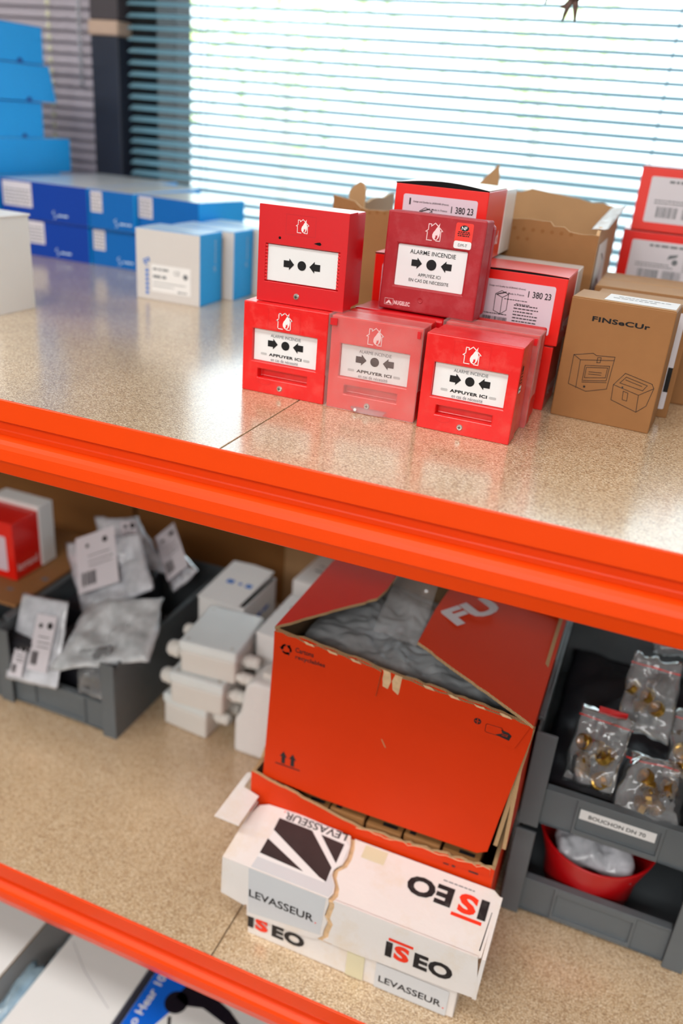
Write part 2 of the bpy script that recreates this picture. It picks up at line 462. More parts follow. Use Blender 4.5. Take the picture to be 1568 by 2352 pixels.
def relief(name, m, xs, zs, deep, D, parent=None, bevel=.0009, y0=0.0):
    """front panel on the plane y=y0 with cells sunk by deep[(i,j)]; body goes back to D"""
    bm = bmesh.new(); nx, nz = len(xs) - 1, len(zs) - 1
    d = lambda i, j: deep.get((i, j), 0.0) + y0
    q = lambda *P: bm.faces.new([bm.verts.new(p) for p in P])
    for i in range(nx):
        for j in range(nz):
            y = d(i, j); q((xs[i], y, zs[j]), (xs[i + 1], y, zs[j]), (xs[i + 1], y, zs[j + 1]), (xs[i], y, zs[j + 1]))
            q((xs[i], D, zs[j]), (xs[i], D, zs[j + 1]), (xs[i + 1], D, zs[j + 1]), (xs[i + 1], D, zs[j]))
            if i + 1 < nx and abs(d(i + 1, j) - y) > 1e-6:
                y2 = d(i + 1, j); x = xs[i + 1]; q((x, y, zs[j]), (x, y2, zs[j]), (x, y2, zs[j + 1]), (x, y, zs[j + 1]))
            if j + 1 < nz and abs(d(i, j + 1) - y) > 1e-6:
                y2 = d(i, j + 1); z = zs[j + 1]; q((xs[i], y, z), (xs[i + 1], y, z), (xs[i + 1], y2, z), (xs[i], y2, z))
    for j in range(nz):
        q((xs[0], y0, zs[j]), (xs[0], y0, zs[j + 1]), (xs[0], D, zs[j + 1]), (xs[0], D, zs[j]))
        q((xs[-1], y0, zs[j]), (xs[-1], D, zs[j]), (xs[-1], D, zs[j + 1]), (xs[-1], y0, zs[j + 1]))
    for i in range(nx):
        q((xs[i], y0, zs[0]), (xs[i], D, zs[0]), (xs[i + 1], D, zs[0]), (xs[i + 1], y0, zs[0]))
        q((xs[i], y0, zs[-1]), (xs[i + 1], y0, zs[-1]), (xs[i + 1], D, zs[-1]), (xs[i], D, zs[-1]))
    bmesh.ops.remove_doubles(bm, verts=bm.verts, dist=1e-6)
    return finish(bm, name, [m], parent, bevel=bevel)


def crumple(name, m, corners, nu=22, nv=16, thick=.03, amp=.01, freq=25, seed=0, parent=None, two=True, up=None, flat=.25):
    """a filled plastic bag laid between four corner points, puffed and creased"""
    A, B, C_, D_ = [Vector(c) for c in corners]; nn = (B - A).cross(D_ - A).normalized()
    if up is not None and nn.dot(Vector(up)) < 0: nn = -nn
    bm = bmesh.new(); so = Vector((seed * 3.7, seed * 1.3, seed)); grids = []
    for sgn in ((1, -1) if two else (1,)):
        g = []
        for i in range(nu + 1):
            row = []
            for j in range(nv + 1):
                u = i / nu; v = j / nv
                p = A * (1 - u) * (1 - v) + B * u * (1 - v) + C_ * u * v + D_ * (1 - u) * v
                k = (1 - abs(2 * u - 1) ** 4) * (1 - abs(2 * v - 1) ** 4)
                w = noise.noise(p * freq + so) * 1.0 + abs(noise.noise(p * freq * 2.3 + so * 2)) * .7
                ed = noise.noise(Vector((u * 4, v * 4, seed * 5.1)))
                p = p + nn * sgn * (thick * (k ** .6) * (.7 + .5 * noise.noise(p * 9 + so))) + nn * amp * w * (k + flat)
                p += (C_ - A).normalized() * ed * amp * .8 * (1 - k)
                row.append(bm.verts.new(p))
            g.append(row)
        grids.append(g)
        for i in range(nu):
            for j in range(nv):
                f = bm.faces.new((g[i][j], g[i + 1][j], g[i + 1][j + 1], g[i][j + 1]))
    bmesh.ops.remove_doubles(bm, verts=bm.verts, dist=.0004)
    return finish(bm, name, [m], parent, smooth=True)


# ================================================================== THE ROOM
def struct(name, m, b, bevel=0.0): return box(name, [m], b, None, bevel, kind='structure')


struct('floor', 'floor', (-4.5, 3.5, -4.5, 1.30, -.06, 0))
struct('ceiling', 'ceil', (-4.5, 3.5, -4.5, 1.30, 2.8, 2.9))
struct('wall_left', 'wall', (-4.6, -4.5, -4.5, 1.30, 0, 2.8))
struct('wall_right', 'wall', (3.5, 3.6, -4.5, 1.30, 0, 2.8))
struct('wall_front', 'wall', (-4.5, 3.5, -4.6, -4.5, 0, 2.8))
# window wall: parapet, lintel, closed panel on the left
struct('wall_back', 'wall', (-4.5, 3.5, 1.12, 1.30, 0, .30))
struct('wall_back_lintel', 'wall', (-4.5, 3.5, 1.12, 1.30, 2.45, 2.8))
struct('wall_back_panel', 'greywall', (-4.5, -1.19, 1.12, 1.30, .30, 2.45))
win = bpy.data.objects.new('window_1', None); col.objects.link(win); win['kind'] = 'structure'
box('mullion', ['frame_black'], (-1.19, -1.127, 1.10, 1.24, .30, 2.45), win, .002)
box('window_frame', ['frame_dark'], (3.3, 3.5, 1.10, 1.24, .30, 2.45), win, .002)
box('window_frame', ['frame_dark'], (-1.127, 3.3, 1.12, 1.24, .30, .36), win, .002)
box('window_frame', ['frame_dark'], (-1.127, 3.3, 1.12, 1.24, 2.39, 2.45), win, .002)
box('window_frame', ['frame_dark'], (1.15, 1.2, 1.12, 1.24, .36, 2.39), win, .002)
box('pane', ['glass'], (-1.127, 3.3, 1.17, 1.176, .36, 2.39), win, 0)
post = bpy.data.objects.new('trim_1', None); col.objects.link(post); post['kind'] = 'structure'
box('post_lower', ['frame_dark'], (-1.262, -1.192, 1.055, 1.12, .30, 1.50), post, .003)
box('post_upper', ['frame_brown'], (-1.262, -1.192, 1.055, 1.12, 1.528, 2.45), post, .003)
box('reflection_patch', ['beige'], (-1.264, -1.190, 1.050, 1.12, 1.50, 1.528), post, .004)  # bright reflection on the post, built as a beige block

# ---- venetian blind in front of the window
PITCH = .0215


def slat_mesh(x0, x1, w, tilt, seed=0):
    bm = bmesh.new(); n = 34; rows = []; m = 4; r = random.Random(seed)
    for i in range(n + 1):
        x = x0 + (x1 - x0) * i / n
        t = math.radians(tilt) + .05 * noise.noise(Vector((x * 3.1, seed, 0)))
        sag = .0012 * noise.noise(Vector((x * 2.3, seed * 2.1, 5)))
        row = []
        for k in range(m + 1):
            s = (k / m - .5) * w; c = .0022 * (1 - (2 * k / m - 1) ** 2)
            row.append(bm.verts.new((x, s * math.cos(t) - c * math.sin(t), s * math.sin(t) + c * math.cos(t) + sag)))
        rows.append(row)
    for a, b in zip(rows, rows[1:]):
        for k in range(m): bm.faces.new((a[k], b[k], b[k + 1], a[k + 1]))
    me = bpy.data.meshes.new('slat'); bm.to_mesh(me); bm.free()
    for p in me.polygons: p.use_smooth = True
    return me


blind = thing('venetian_blind', 'pale open-slatted venetian blind drawn down over the bright window', 'blind', (0, 1.062, .371))
ms = [slat_mesh(-1.166, 2.6, .025, 21, k) for k in range(5)]
for me in ms: me.materials.append(M['slat'])
for k in range(94):
    o = bpy.data.objects.new('slat', ms[k % 5]); col.objects.link(o); o.parent = blind
    o.location = (0, 0, .03 + k * PITCH)
for x in (-.99, -.09, .8, 1.7):
    tube('ladder_cord', ['slat'], [(x, -.012, .0), (x, -.012, 2.06)], .0008, blind, 5)
    tube('ladder_cord', ['slat'], [(x, .012, .0), (x, .012, 2.06)], .0008, blind, 5)
box('bottom_rail', ['slat'], (-1.166, 2.6, -.012, .012, .0, .018), blind, .002)
box('head_rail', ['slat'], (-1.166, 2.6, -.014, .014, 2.054, 2.079), blind, .002)

blind2 = thing('venetian_blind', 'closed lilac-grey venetian blind left of the dark post', 'blind', (0, 1.085, .371))
m2 = slat_mesh(-2.6, -1.264, .025, 62, 9); m2.materials.append(M['lilac'])
for k in range(94):
    o = bpy.data.objects.new('slat', m2); col.objects.link(o); o.parent = blind2; o.location = (0, 0, .03 + k * PITCH)
box('head_rail', ['lilac'], (-2.6, -1.264, -.014, .014, 2.054, 2.079), blind2, .002)
tube('tilt_wand', ['film_mid'], [(-1.285, -.035, 1.029), (-1.283, -.035, 2.01)], .0042, blind2, 8)
tube('added_leak_cord', ['lilac'], [(-1.36, -.04, .859), (-1.36, -.04, 2.06)], .0008, blind2, 5)  # added cord joining the light-leak spots below
bb = bmesh.new(); bmesh.ops.create_uvsphere(bb, u_segments=10, v_segments=7, radius=.0052)
for v in bb.verts: v.co.z *= 1.45
bme = bpy.data.meshes.new('light_leak'); bb.to_mesh(bb and bme); bb.free(); bme.materials.append(M['light_leak'])
for k in range(24):  # cream spots shaped as beads: light leaking through the slat holes
    o = bpy.data.objects.new('light_leak', bme); col.objects.link(o); o.parent = blind2; o.location = (-1.36, -.04, .904 + k * PITCH)

# ---- outdoors beyond the glass
box('ground', ['asphalt'], (-30, 30, 1.35, 60, -.5, -.4), None, 0, kind='structure')


def tree(x, y, h, r, seed, label):
    t = thing('tree', label, 'tree', (x, y, -.4), 0, 'trees beyond the window')
    tube('trunk', ['bark'], [(0, 0, 0), (.05, 0, h * .4), (0, .05, h * .75)], [.08, .06, .03], t, 8)
    bm = bmesh.new(); R = random.Random(seed)
    for k in range(520):
        d = Vector((R.gauss(0, 1), R.gauss(0, 1), R.gauss(0, 1))).normalized() * r * R.uniform(.35, 1)
        c = Vector((0, 0, h * .75)) + Vector((d.x, d.y, d.z * .9)); s = R.uniform(.05, .11)
        a = Vector((R.gauss(0, 1), R.gauss(0, 1), R.gauss(0, 1))).normalized(); b = a.orthogonal().normalized()
        bm.faces.new([bm.verts.new(c + a * s), bm.verts.new(c + b * s * .5), bm.verts.new(c - a * s), bm.verts.new(c - b * s * .5)])
    finish(bm, 'crown', ['leaf'], t)


tree(-4.6, 9.0, 3.4, 1.5, 1, 'leafy tree seen through the left half of the window blind')
tree(-8.6, 9.5, 3.2, 1.5, 2, 'leafy tree seen at the left edge of the window blind')
tree(-2.2, 11.5, 3.9, 1.5, 3, 'leafy tree far off behind the middle of the window blind')


# ================================================================== THE RACK
rack = thing('storage_rack', 'orange steel rack frame whose beams carry the chipboard shelves', 'shelving', (0, 0, 0))
BEAM = [(0, .001), (0, -.0225), (.0160, -.0230), (.0165, -.0390), (.0130, -.0425), (.0060, -.0455), (.0018, -.0485), (.0, -.053),
        (-.0006, -.0655), (.0006, -.0685), (.0042, -.082), (.0065, -.084), (.03, -.084), (.03, -.021), (.024, -.0190), (.003, -.0190), (.003, .001)]


def beam(name, z, y=0, flip=1):
    bm = bmesh.new(); xs = (-2.0, 1.3); ends = []
    for x in xs: ends.append([bm.verts.new((x, y + flip * a, z + b)) for a, b in BEAM])
    n = len(BEAM)
    for k in range(n): bm.faces.new((ends[0][k], ends[1][k], ends[1][(k + 1) % n], ends[0][(k + 1) % n]))
    bm.faces.new(ends[0]); bm.faces.new(ends[1][::-1])
    o = finish(bm, name, ['orange'], rack, bevel=.0011, seg=3)
    return o


for z in (T, L):
    beam('front_beam', z); beam('rear_beam', z, 1.03, -1)
    for i, (a, b) in enumerate(((-1.99, -.3515), (-.3500, 1.29))):
        s = -.0008 if (i == 1 and z == L) else 0
        t = thing('shelf_board', 'varnished chipboard shelf board, %s level, %s of the seam' % ('upper' if z == T else 'lower', 'right' if i else 'left'), 'shelf', (0, 0, 0))
        bd = box('panel', ['board'], (a, b, .0035, 1.026, z - .018, z + s), t, .0005)
for x in (-2.05, 1.3):
    for y in (-.005, .98):
        box('upright', ['frame_dark'], (x, x + .05, y, y + .055, 0, 1.11), rack, .002)


# ================================================================== FIRE ALARM CALL POINTS
HOUSE = [(.40, 0), (.10, 0), (.10, .45), (0, .47), (.14, .58), (.14, .90), (.30, .90), (.30, .78), (.52, .97), (1.0, .56), (.90, .54), (.90, 0), (.66, 0)]
FLAME = [(.60, .02), (.50, .07), (.42, .18), (.41, .32), (.46, .46), (.55, .58), (.60, .68), (.68, .80), (.80, 1.0), (.785, .84), (.80, .70), (.84, .60),
         (.86, .46), (.84, .30), (.78, .14), (.70, .05)]
FL_IN = [(.58, .10), (.62, .22), (.60, .32), (.66, .27), (.70, .36), (.73, .24), (.70, .12), (.64, .07)]


def icon(parent, fr, x0, z0, s, m, inner):
    P = lambda L_: [(x0 + a * s, z0 + b * s * .98) for a, b in L_]
    polys = stroke(P(HOUSE), s * .045)
    deco('house_flame_symbol', m, fr, polys + [P(FLAME)], parent=parent)
    deco('flame_core', inner, fr, [P(FL_IN)], parent=parent, e=.0005)


def arrow(x, z, s, d):
    return [(x - d * s * .5, z - s * .3), (x + d * s * .05, z - s * .3), (x + d * s * .05, z - s * .52), (x + d * s * .55, z), (x + d * s * .05, z + s * .52), (x + d * s * .05, z + s * .3), (x - d * s * .5, z + s * .3)]


def screw(parent, x, z, r=.0032):
    s = lathe('screw', ['metal'], [(0, -.0012), (r, -.0012), (r, .0004), (r * .8, .0012), (0, .0014)], (x, 0, z), (0, -1, 0), parent, 16)
    deco('screw_slot', 'dark', front(-.0014), [rect(x - r * .5, z - r * .1, x + r * .5, z + r * .1), rect(x - r * .1, z - r * .5, x + r * .1, z + r * .5)], parent=s, e=.0002)


def call_point(label, loc, yaw=0, w=.098, h=.098, m='red', cover=False, side_sticker=False, D=.026, D2=.055, pitch=0, roll=0, group='fire alarm call points stacked on the shelf'):
    t = thing('fire_alarm_call_point', label, 'alarm', loc, yaw, group, pitch, roll)
    X = [0, .115 * w, .19 * w, .79 * w, .885 * w, w]; Z = [0, .175 * h, .275 * h, .355 * h, .715 * h, h]
    deep = {(i, 3): .0055 for i in (1, 2, 3)}; deep[(2, 1)] = .0095
    relief('front_cover', m, X, Z, deep, D, t, .0011)
    box('back_box', [m], (.0012, w - .0012, D, D2, .0012, h - .0012), t, .002)
    pl = box('press_plate', ['plate'], (X[1] + .0004, X[4] - .0004, .0040, .0054, Z[3] + .0004, Z[4] - .0004), t, .0003)
    f = front(.0040)
    c = .5 * w; zc = .565 * h
    deco('press_here_print', 'black', f, [circ(c, zc, .049 * w, 24), arrow(.345 * w, zc, .115 * w, 1), arrow(.655 * w, zc, .115 * w, -1)],
         [('APPUYER ICI', .305 * w, .425 * h, .70 * w, .458 * h, .035)], t)
    deco('fine_print', 'grey_print', f, [], [('ALARME INCENDIE', .32 * w, .638 * h, .68 * w, .672 * h, .0), ('en cas de nécessité', .33 * w, .372 * h, .66 * w, .408 * h, .0)], t)
    deco('slot_mark', 'slot', f, [rrect(.205 * w, .428 * h, .28 * w, .453 * h, .011 * w), rrect(.72 * w, .428 * h, .795 * w, .453 * h, .011 * w)], parent=t)
    icon(t, front(0), .40 * w, .755 * h, .185 * w, 'white_print' if not cover else 'pink_print', m)
    deco('raised_badge_edge', 'red_clean', front(0), stroke(circ(.28 * w, .135 * h, .035 * w, 16, 2.2), .0003, True) + stroke(rect(.30 * w, .735 * h, .68 * w, .955 * h), .0002, True), parent=t, e=.0001)
    screw(t, .47 * w, .085 * h)
    lathe('bottom_tab', [m], [(0, 0), (.003, 0), (.003, .003), (0, .003)], (.40 * w, .006, .0035), (0, 0, -1), t, 10)
    if cover:
        k = bmesh.new()
        bm_box(k, -.0016, w + .0016, -.0042, -.0030, .001, h + .0016)
        bm_box(k, -.0022, -.0010, -.0042, .020, .35 * h, h + .0010)
        bm_box(k, w + .0010, w + .0022, -.0042, .020, .35 * h, h + .0010)
        bm_box(k, -.0022, w + .0022, -.0042, .024, h + .0010, h + .0020)
        cv = finish(k, 'clear_flap', ['film_red'], t, bevel=.0003)
        k = bmesh.new()
        for a, b in ((.0, .05), (.95, 1.0)):
            bm_box(k, a * w + .0005, b * w + .003 if a == 0 else b * w - .001, -.0055, -.0043, h - .009, h - .002)
        finish(k, 'hinge_block', ['red_clean'], cv)
        slab('seal_tab', ['film'], Fr((0, -.0045, 0), (1, 0, 0), (0, 0, 1)), [(.30 * w, .006), (.35 * w, -.0045 + .0055), (.42 * w, .0008), (.60 * w, .0008), (.66 * w, .0015), (.70 * w, .006)], .011, cv)
        lathe('seal_eyelet', ['plate'], [(.0006, 0), (.0016, 0), (.0016, .001), (.0006, .001)], (.36 * w, -.0052, .0042), (0, -1, 0), cv, 12)
    if side_sticker:
        fr = right(w + .0)
        st = deco('approval_sticker', 'redpaper2', fr, [rrect(.004, .60 * h, .015, .82 * h, .0015)], parent=t)
        deco('sticker_foot', 'plate', fr, [rrect(.004, .53 * h, .015, .60 * h, .0015)], [], st, .0004)
        deco('sticker_print', 'black', fr, [circ(.0095, .775 * h, .0032, 12)] + [rect(.0055, .69 * h + k * .0032, .0135, .69 * h + k * .0032 + .001) for k in (-2, -1, 0, 1)], [('M-J', .006, .55 * h, .013, .575 * h, .02)], st, .0006)
    return t


cpA = call_point('red fire alarm call point in the bottom row, leftmost, with uncovered front', (-.4208, .1775, T), 0, D=.03)
cpB = call_point('red fire alarm call point under a scuffed clear flap, middle of the bottom front row', (-.3185, .1765, T), .6, m='red', cover=True)
cpC = call_point('red fire alarm call point at the front right with approval sticker on its side', (-.2145, .1690, T), -1.0, w=.0965, side_sticker=True)
cpF = call_point('clear-flapped red fire alarm call point right behind the front right one', (-.2120, .2300, T), 0, m='red_dusty', cover=True)
# plain red one hiding behind, its top carries the crimson one
cpG = thing('fire_alarm_call_point', 'dark red alarm box behind the middle call point, mostly hidden, only its top showing', 'alarm', (-.3190, .2380, T), 0, 'fire alarm call points stacked on the shelf')
box('front_cover', ['red_clean'], (0, .102, 0, .02, 0, .097), cpG, .0035, seg=3)
box('back_box', ['red_clean'], (.001, .101, .02, .055, 0, .096), cpG, .002)
deco('front_lettering', 'pink_print', front(0), [], [('Esi', .040, .080, .056, .089, .02)], cpG)

# --- top left: plain call point with ribbed window edges
w, h = .099, .0975
cpD = thing('fire_alarm_call_point', 'bright red call point with ribbed window edges, stacked alone on top at left', 'alarm', (-.4110, .1870, T + .0985), .8, 'fire alarm call points stacked on the shelf')
X = [0, .085 * w, .125 * w, .885 * w, .925 * w, w]; Z = [0, .215 * h, .61 * h, h]
relief('front_cover', 'red_clean', X, Z, {(1, 1): .0035, (2, 1): .0045, (3, 1): .0035}, .024, cpD, .0014)
box('back_box', ['red_clean'], (.001, w - .001, .024, .052, .001, h - .001), cpD, .002)
box('press_plate', ['plate'], (.10 * w, .91 * w, .0022, .0043, Z[1] + .001, Z[2] - .001), cpD, .0004)
for s in (0, 1):
    for k in range(11):
        x = (.098 if s == 0 else .912) * w; z = Z[1] + .0022 + k * (Z[2] - Z[1] - .0044) / 10
        lathe('window_rib', ['red_clean'], [(0, -.004), (.0018, -.004), (.0018, .004), (0, .004)], (x - (.003 if s == 0 else -.003), .0022, z), (1, 0, 0), cpD, 10)
zc = .42 * h
deco('press_here_print', 'black', front(.0022), [circ(.5 * w, zc, .049 * w, 24), arrow(.35 * w, zc, .115 * w, 1), arrow(.65 * w, zc, .115 * w, -1)], [], cpD)
icon(cpD, front(0), .425 * w, .755 * h, .14 * w, 'white_print', 'red_clean')
deco('badge_edge', 'crimson', front(0), stroke(rect(.31 * w, .725 * h, .64 * w, .925 * h), .0002, True), parent=cpD, e=.0001)
lathe('lamp_hole', ['dark'], [(0, 0), (.0014, 0), (.0014, .0002), (0, .0002)], (.245 * w, 0, .68 * h), (0, -1, 0), cpD, 12)
deco('key_slot', 'dark', front(0), [[(.63 * w, .665 * h), (.675 * w, .655 * h), (.70 * w, .652 * h), (.715 * w, .665 * h), (.70 * w, .685 * h), (.67 * w, .68 * h)]], [], cpD)
screw(cpD, .465 * w, .095 * h, .0033)

# --- crimson one with rounded body
w, h = .106, .1005
cpE = thing('fire_alarm_call_point', 'faded crimson rounded call point with red approval sticker at its top corner', 'alarm', (-.2935, .2460, T + .0985), -1.5, 'fire alarm call points stacked on the shelf', -3)
X = [0, .095 * w, .135 * w, .85 * w, .885 * w, w]; Z = [0, .225 * h, .255 * h, .68 * h, .73 * h, h]
relief('front_cover', 'crimson', X, Z, {(i, j): .0035 for i in (2,) for j in (2,)}, .030, cpE, .0034)
box('back_box', ['crimson'], (.004, w + .001, .030, .044, .003, h - .004), cpE, .005, seg=3)
box('press_plate', ['plate'], (X[2] + .0002, X[3] - .0002, .0022, .0034, Z[2] + .0002, Z[3] - .0002), cpE, .0003)
f = front(.0022)
zc = .505 * h
deco('press_here_print', 'black', f, [circ(.50 * w, zc, .052 * w, 24), arrow(.345 * w, zc, .105 * w, 1), arrow(.655 * w, zc, .105 * w, -1)],
     [('ALARME INCENDIE', .265 * w, .595 * h, .735 * w, .638 * h, .004), ('APPUYEZ ICI', .375 * w, .375 * h, .61 * w, .408 * h, .004), ('EN CAS DE NECESSITE', .285 * w, .315 * h, .70 * w, .347 * h, .004)], cpE)
icon(cpE, front(0), .405 * w, .75 * h, .17 * w, 'pink_print', 'crimson')
deco('maker_lettering', 'pink_print', front(0), [[(.075 * w, .055 * h), (.145 * w, .055 * h), (.11 * w, .095 * h)]] + stroke(rect(.065 * w, .045 * h, .155 * w, .11 * h), .0003, True), [('NUGELEC', .165 * w, .055 * h, .335 * w, .098 * h, .03)], cpE)
deco('maker_mark_core', 'crimson', front(0), [[(.098 * w, .055 * h), (.122 * w, .055 * h), (.11 * w, .07 * h)]], [], cpE, .0005)
s = lathe('reset_dimple', ['crimson'], [(0, 0), (.0032, 0), (.0026, .0008), (.0012, .0003), (0, .0003)], (.44 * w, 0, .135 * h), (0, -1, 0), cpE, 16)
st = deco('approval_sticker', 'redpaper2', front(0), [rrect(.70 * w, .765 * h, .875 * w, .955 * h, .002)], [], cpE, .0002)
deco('sticker_foot', 'plate', front(0), [rrect(.70 * w, .705 * h, .875 * w, .78 * h, .002)], [], st, .0003)
deco('sticker_oval', 'black', front(0), [circ(.7875 * w, .905 * h, .0028, 18, 1.6)] + words(.73 * w, .85 * w, .862 * h, .0009) + words(.725 * w, .85 * w, .845 * h, .0009) + words(.73 * w, .85 * w, .827 * h, .0009), [], st, .0005)
deco('sticker_letters', 'plate', front(0), [], [('NF', .760 * w, .888 * h, .815 * w, .922 * h, .02)], st, .0007)
deco('sticker_foot_letters', 'grey_print', front(0), [], [('DM-T', .745 * w, .728 * h, .835 * w, .755 * h, .0)], st, .0006)


# ================================================================== RED CARTONS
def red_carton(label, loc, w=.1045, h=.0725, d=.125, yaw=0, red='redpaper', kind='a', side_text=True, dome=0.0, group='red cartons of alarm units'):
    t = thing('red_carton', label, 'box', loc, yaw, group)
    dr = d * .62
    box('sleeve', [red], (0, w, 0, dr, 0, h), t, .0010)
    box('inner_tray', ['white_gloss'], (.0012, w + .0005, dr, d, .0008, h - .0008), t, .0012)
    # lid panel, a little sprung, leaving a dark gap at the front edge
    bm = bmesh.new(); n = 12; A = []; B = []
    for i in range(n + 1):
        x = w * i / n; z = h + .0009 + dome * math.sin(math.pi * i / n)
        A.append(bm.verts.new((x, .0006, z))); B.append(bm.verts.new((x, dr, h + .0009)))
    for i in range(n): bm.faces.new((A[i], A[i + 1], B[i + 1], B[i]))
    o = finish(bm, 'top_flap', [red if dome < .002 else 'white_gloss'], t); md = o.modifiers.new('thick', 'SOLIDIFY'); md.thickness = .0005
    deco('lid_gap', 'dark', front(0), [[(w * i / 12, h - .0004) for i in range(13)] + [(w * (12 - i) / 12, h + .0006 + dome * math.sin(math.pi * (12 - i) / 12)) for i in range(13)]], parent=t, e=.0001)
    lb = deco('printed_label', 'label' if kind == 'a' else 'label_grey', front(0), [rrect(.095 * w, .14 * h, .895 * w, .86 * h, .0025)], parent=t, e=.0002)
    f = front(0); W = lambda a: .095 * w + a * .80 * w; H = lambda b: .14 * h + b * .72 * h
    if kind == 'a':
        P = words(W(.36), W(.66), H(.62), .0008) + words(W(.52), W(.70), H(.55), .0008) + bars(W(.11), W(.44), H(.06), H(.24), 22) + words(W(.10), W(.42), H(.29), .0009)
        for k in range(6): P += words(W(.50), W(.50 + rnd.uniform(.2, .35)), H(.52 - k * .065), .0011)
        x, z = W(.24), H(.36)
        c = .075 * w
        P += stroke([(x, z), (x + c, z - .003), (x + c, z + .015), (x, z + .018), (x, z)], .0006) + stroke([(x + c, z - .003), (x + c * 1.8, z + .002), (x + c * 1.8, z + .019), (x + c, z + .015)], .0006)
        P += stroke([(x, z + .018), (x + c * .8, z + .022), (x + c * 1.8, z + .019)], .0006) + stroke([(x + c * .3, z + .018), (x + c * 1.4, z + .021)], .0011)
        deco('label_print', 'black', f, P, [('1', W(.085), H(.80), W(.105), H(.93), .02), ('1 380 23', W(.66), H(.72), W(.955), H(.85), .012),
             ('Design and Quality by LEGRAND (France)', W(.14), H(.845), W(.62), H(.885), .01), ('Made in France', W(.40), H(.73), W(.61), H(.765), .005)], lb, .0005)
    else:
        P = bars(W(.12), W(.36), H(.12), H(.36), 20) + bars(W(.40), W(.62), H(.12), H(.36), 20) + words(W(.08), W(.5), H(.42), .0014) + words(W(.08), W(.45), H(.48), .0014) + words(W(.2), W(.8), H(.88), .003)
        x, z = W(.42), H(.62)
        P += [[(x, z), (x + .012, z + .004), (x + .014, z + .008), (x + .002, z + .006)], circ(x + .011, z - .003, .004, 12)]
        for k in range(6): P += words(W(.60), W(.92), H(.66 - k * .055), .0011)
        P += words(W(.5), W(.62), H(.03), .003)
        deco('label_print', 'grey_print', f, P, [], lb, .0005)
    if side_text:
        deco('side_lettering', 'pink_print', right(w), [], [('legrand', .012, .14 * h, .075, .40 * h, .02)], t, .0004)
    return t


rc = 'red cartons of alarm units'
red_carton('red carton with number label at the bottom of the right column, behind the call points', (-.2125, .3050, T))
red_carton('red carton with a full number label and barcode, directly left above the plain brown carton', (-.2095, .3050, T + .0735), dome=.0012)
red_carton('red carton at the bottom left behind the call points, hardly showing', (-.3235, .3050, T), w=.104)
red_carton('red carton peeking out left of the crimson call point', (-.3225, .3050, T + .0735), w=.104, dome=.001)
red_carton('topmost red carton with lifted white lid, standing behind the crimson call point', (-.3080, .3120, T + .1475), h=.0745, d=.150, dome=.0045)
for k, (lb, dx) in enumerate((('red carton hidden at the foot of the right-hand back stack', 0.004), ('red carton with barcode label, lower of the two at the right edge', -.004), ('red carton with barcode label, upper of the two at the right edge', .004))):
    red_carton(lb, (-.082 + dx, .70, T + k * .0848), w=.155, h=.0835, d=.16, red='redpaper2' if k == 2 else 'redpaper', kind='b', side_text=False)


# ================================================================== OPEN BROWN CARTON (torn)
ob = thing('open_carton', 'torn open brown cardboard carton standing behind the red cartons', 'box', (-.442, .462, T))
W_, D_, H_ = .345, .245, .183
KM = ['kraft', 'kraft_light', 'torn']
top = jag((W_, H_ - .006), (.290, H_ - .001), 5, .0025, 71) + jag((.285, H_ + .004), (.215, H_ + .003), 7, .0015, 72) + jag((.20, H_ - .003), (.040, H_ - .006), 14, .0018, 73) + [(.030, H_ + .001), (.0, H_ + .006)]
slab('front_panel', KM, Fr((0, 0, 0), (1, 0, 0), (0, 0, 1)), [(0, 0), (W_, 0)] + top, .004, ob)
top = jag((W_, H_ + .012), (.215, H_ + .026), 9, .002, 74) + jag((.20, H_ + .020), (.06, H_ + .014), 9, .002, 75)
slab('back_panel', ['kraft_light', 'kraft_light', 'torn'], Fr((0, D_, 0), (1, 0, 0), (0, 0, 1)), [(.05, 0), (W_, 0)] + top, .004, ob)
slab('side_panel', ['kraft_light', 'kraft_light', 'torn'], Fr((W_, 0, 0), (0, 1, 0), (0, 0, 1)), [(.004, 0), (D_, 0)] + [(D_ - (D_ - .004) * i / 14, H_ + .003 * math.sin(i * 2.6) + .008 * (1 - i / 14)) for i in range(15)], .004, ob)
slab('side_panel', ['kraft', 'kraft_light', 'torn'], Fr((0, D_, 0), (0, -1, 0), (0, 0, 1)), [(0, 0), (D_ - .004, 0)] + [(D_ - .004 - (D_ - .004) * i / 10, H_ - .012 + .010 * (i / 10) + .002 * math.sin(i * 2.2)) for i in range(11)], .004, ob)
box('base_panel', ['kraft'], (.004, W_ - .004, .004, D_ - .004, 0, .004), ob, .0005)
slab('torn_flap', ['kraft_light', 'kraft_light', 'torn'], Fr((.128, .20, H_ - .01), (1, -.35, 0), (0, .1, 1)), [(0, 0), (.052, 0), (.050, .050), (.046, .066), (.040, .060), (.030, .050), (.016, .036), (.004, .024)], .0025, ob)
slab('torn_flap', ['kraft_light', 'kraft_light', 'torn'], Fr((.002, .05, H_ - .01), (1, -.6, 0), (0, 0, 1)), [(0, 0), (.034, 0), (.034, .024), (.030, .031), (.022, .033), (.010, .027), (.0, .019)], .0025, ob)
deco('perforation_marks', 'kraft_dark', front(0), [circ(.010 + k * .0105, H_ - .010 - .001 * math.sin(k * 2), .0022, 8) for k in range(9)] + [circ(.22 + k * .0115, H_ - .008, .0024, 8) for k in range(9)] + [circ(.226 + k * .0115, H_ - .019, .0022, 8) for k in range(4)], parent=ob)
deco('side_label', 'white_card', right(W_), [[(.015, .02), (.13, .02), (.15, .10), (.12, .165), (.02, .165)]], parent=ob, e=.0005)
deco('side_label_print', 'grey_print', right(W_), stroke([(.04, .07), (.08, .10), (.11, .09)], .003) + stroke([(.06, .12), (.09, .11), (.10, .14), (.07, .15)], .0025), parent=ob, e=.0009)
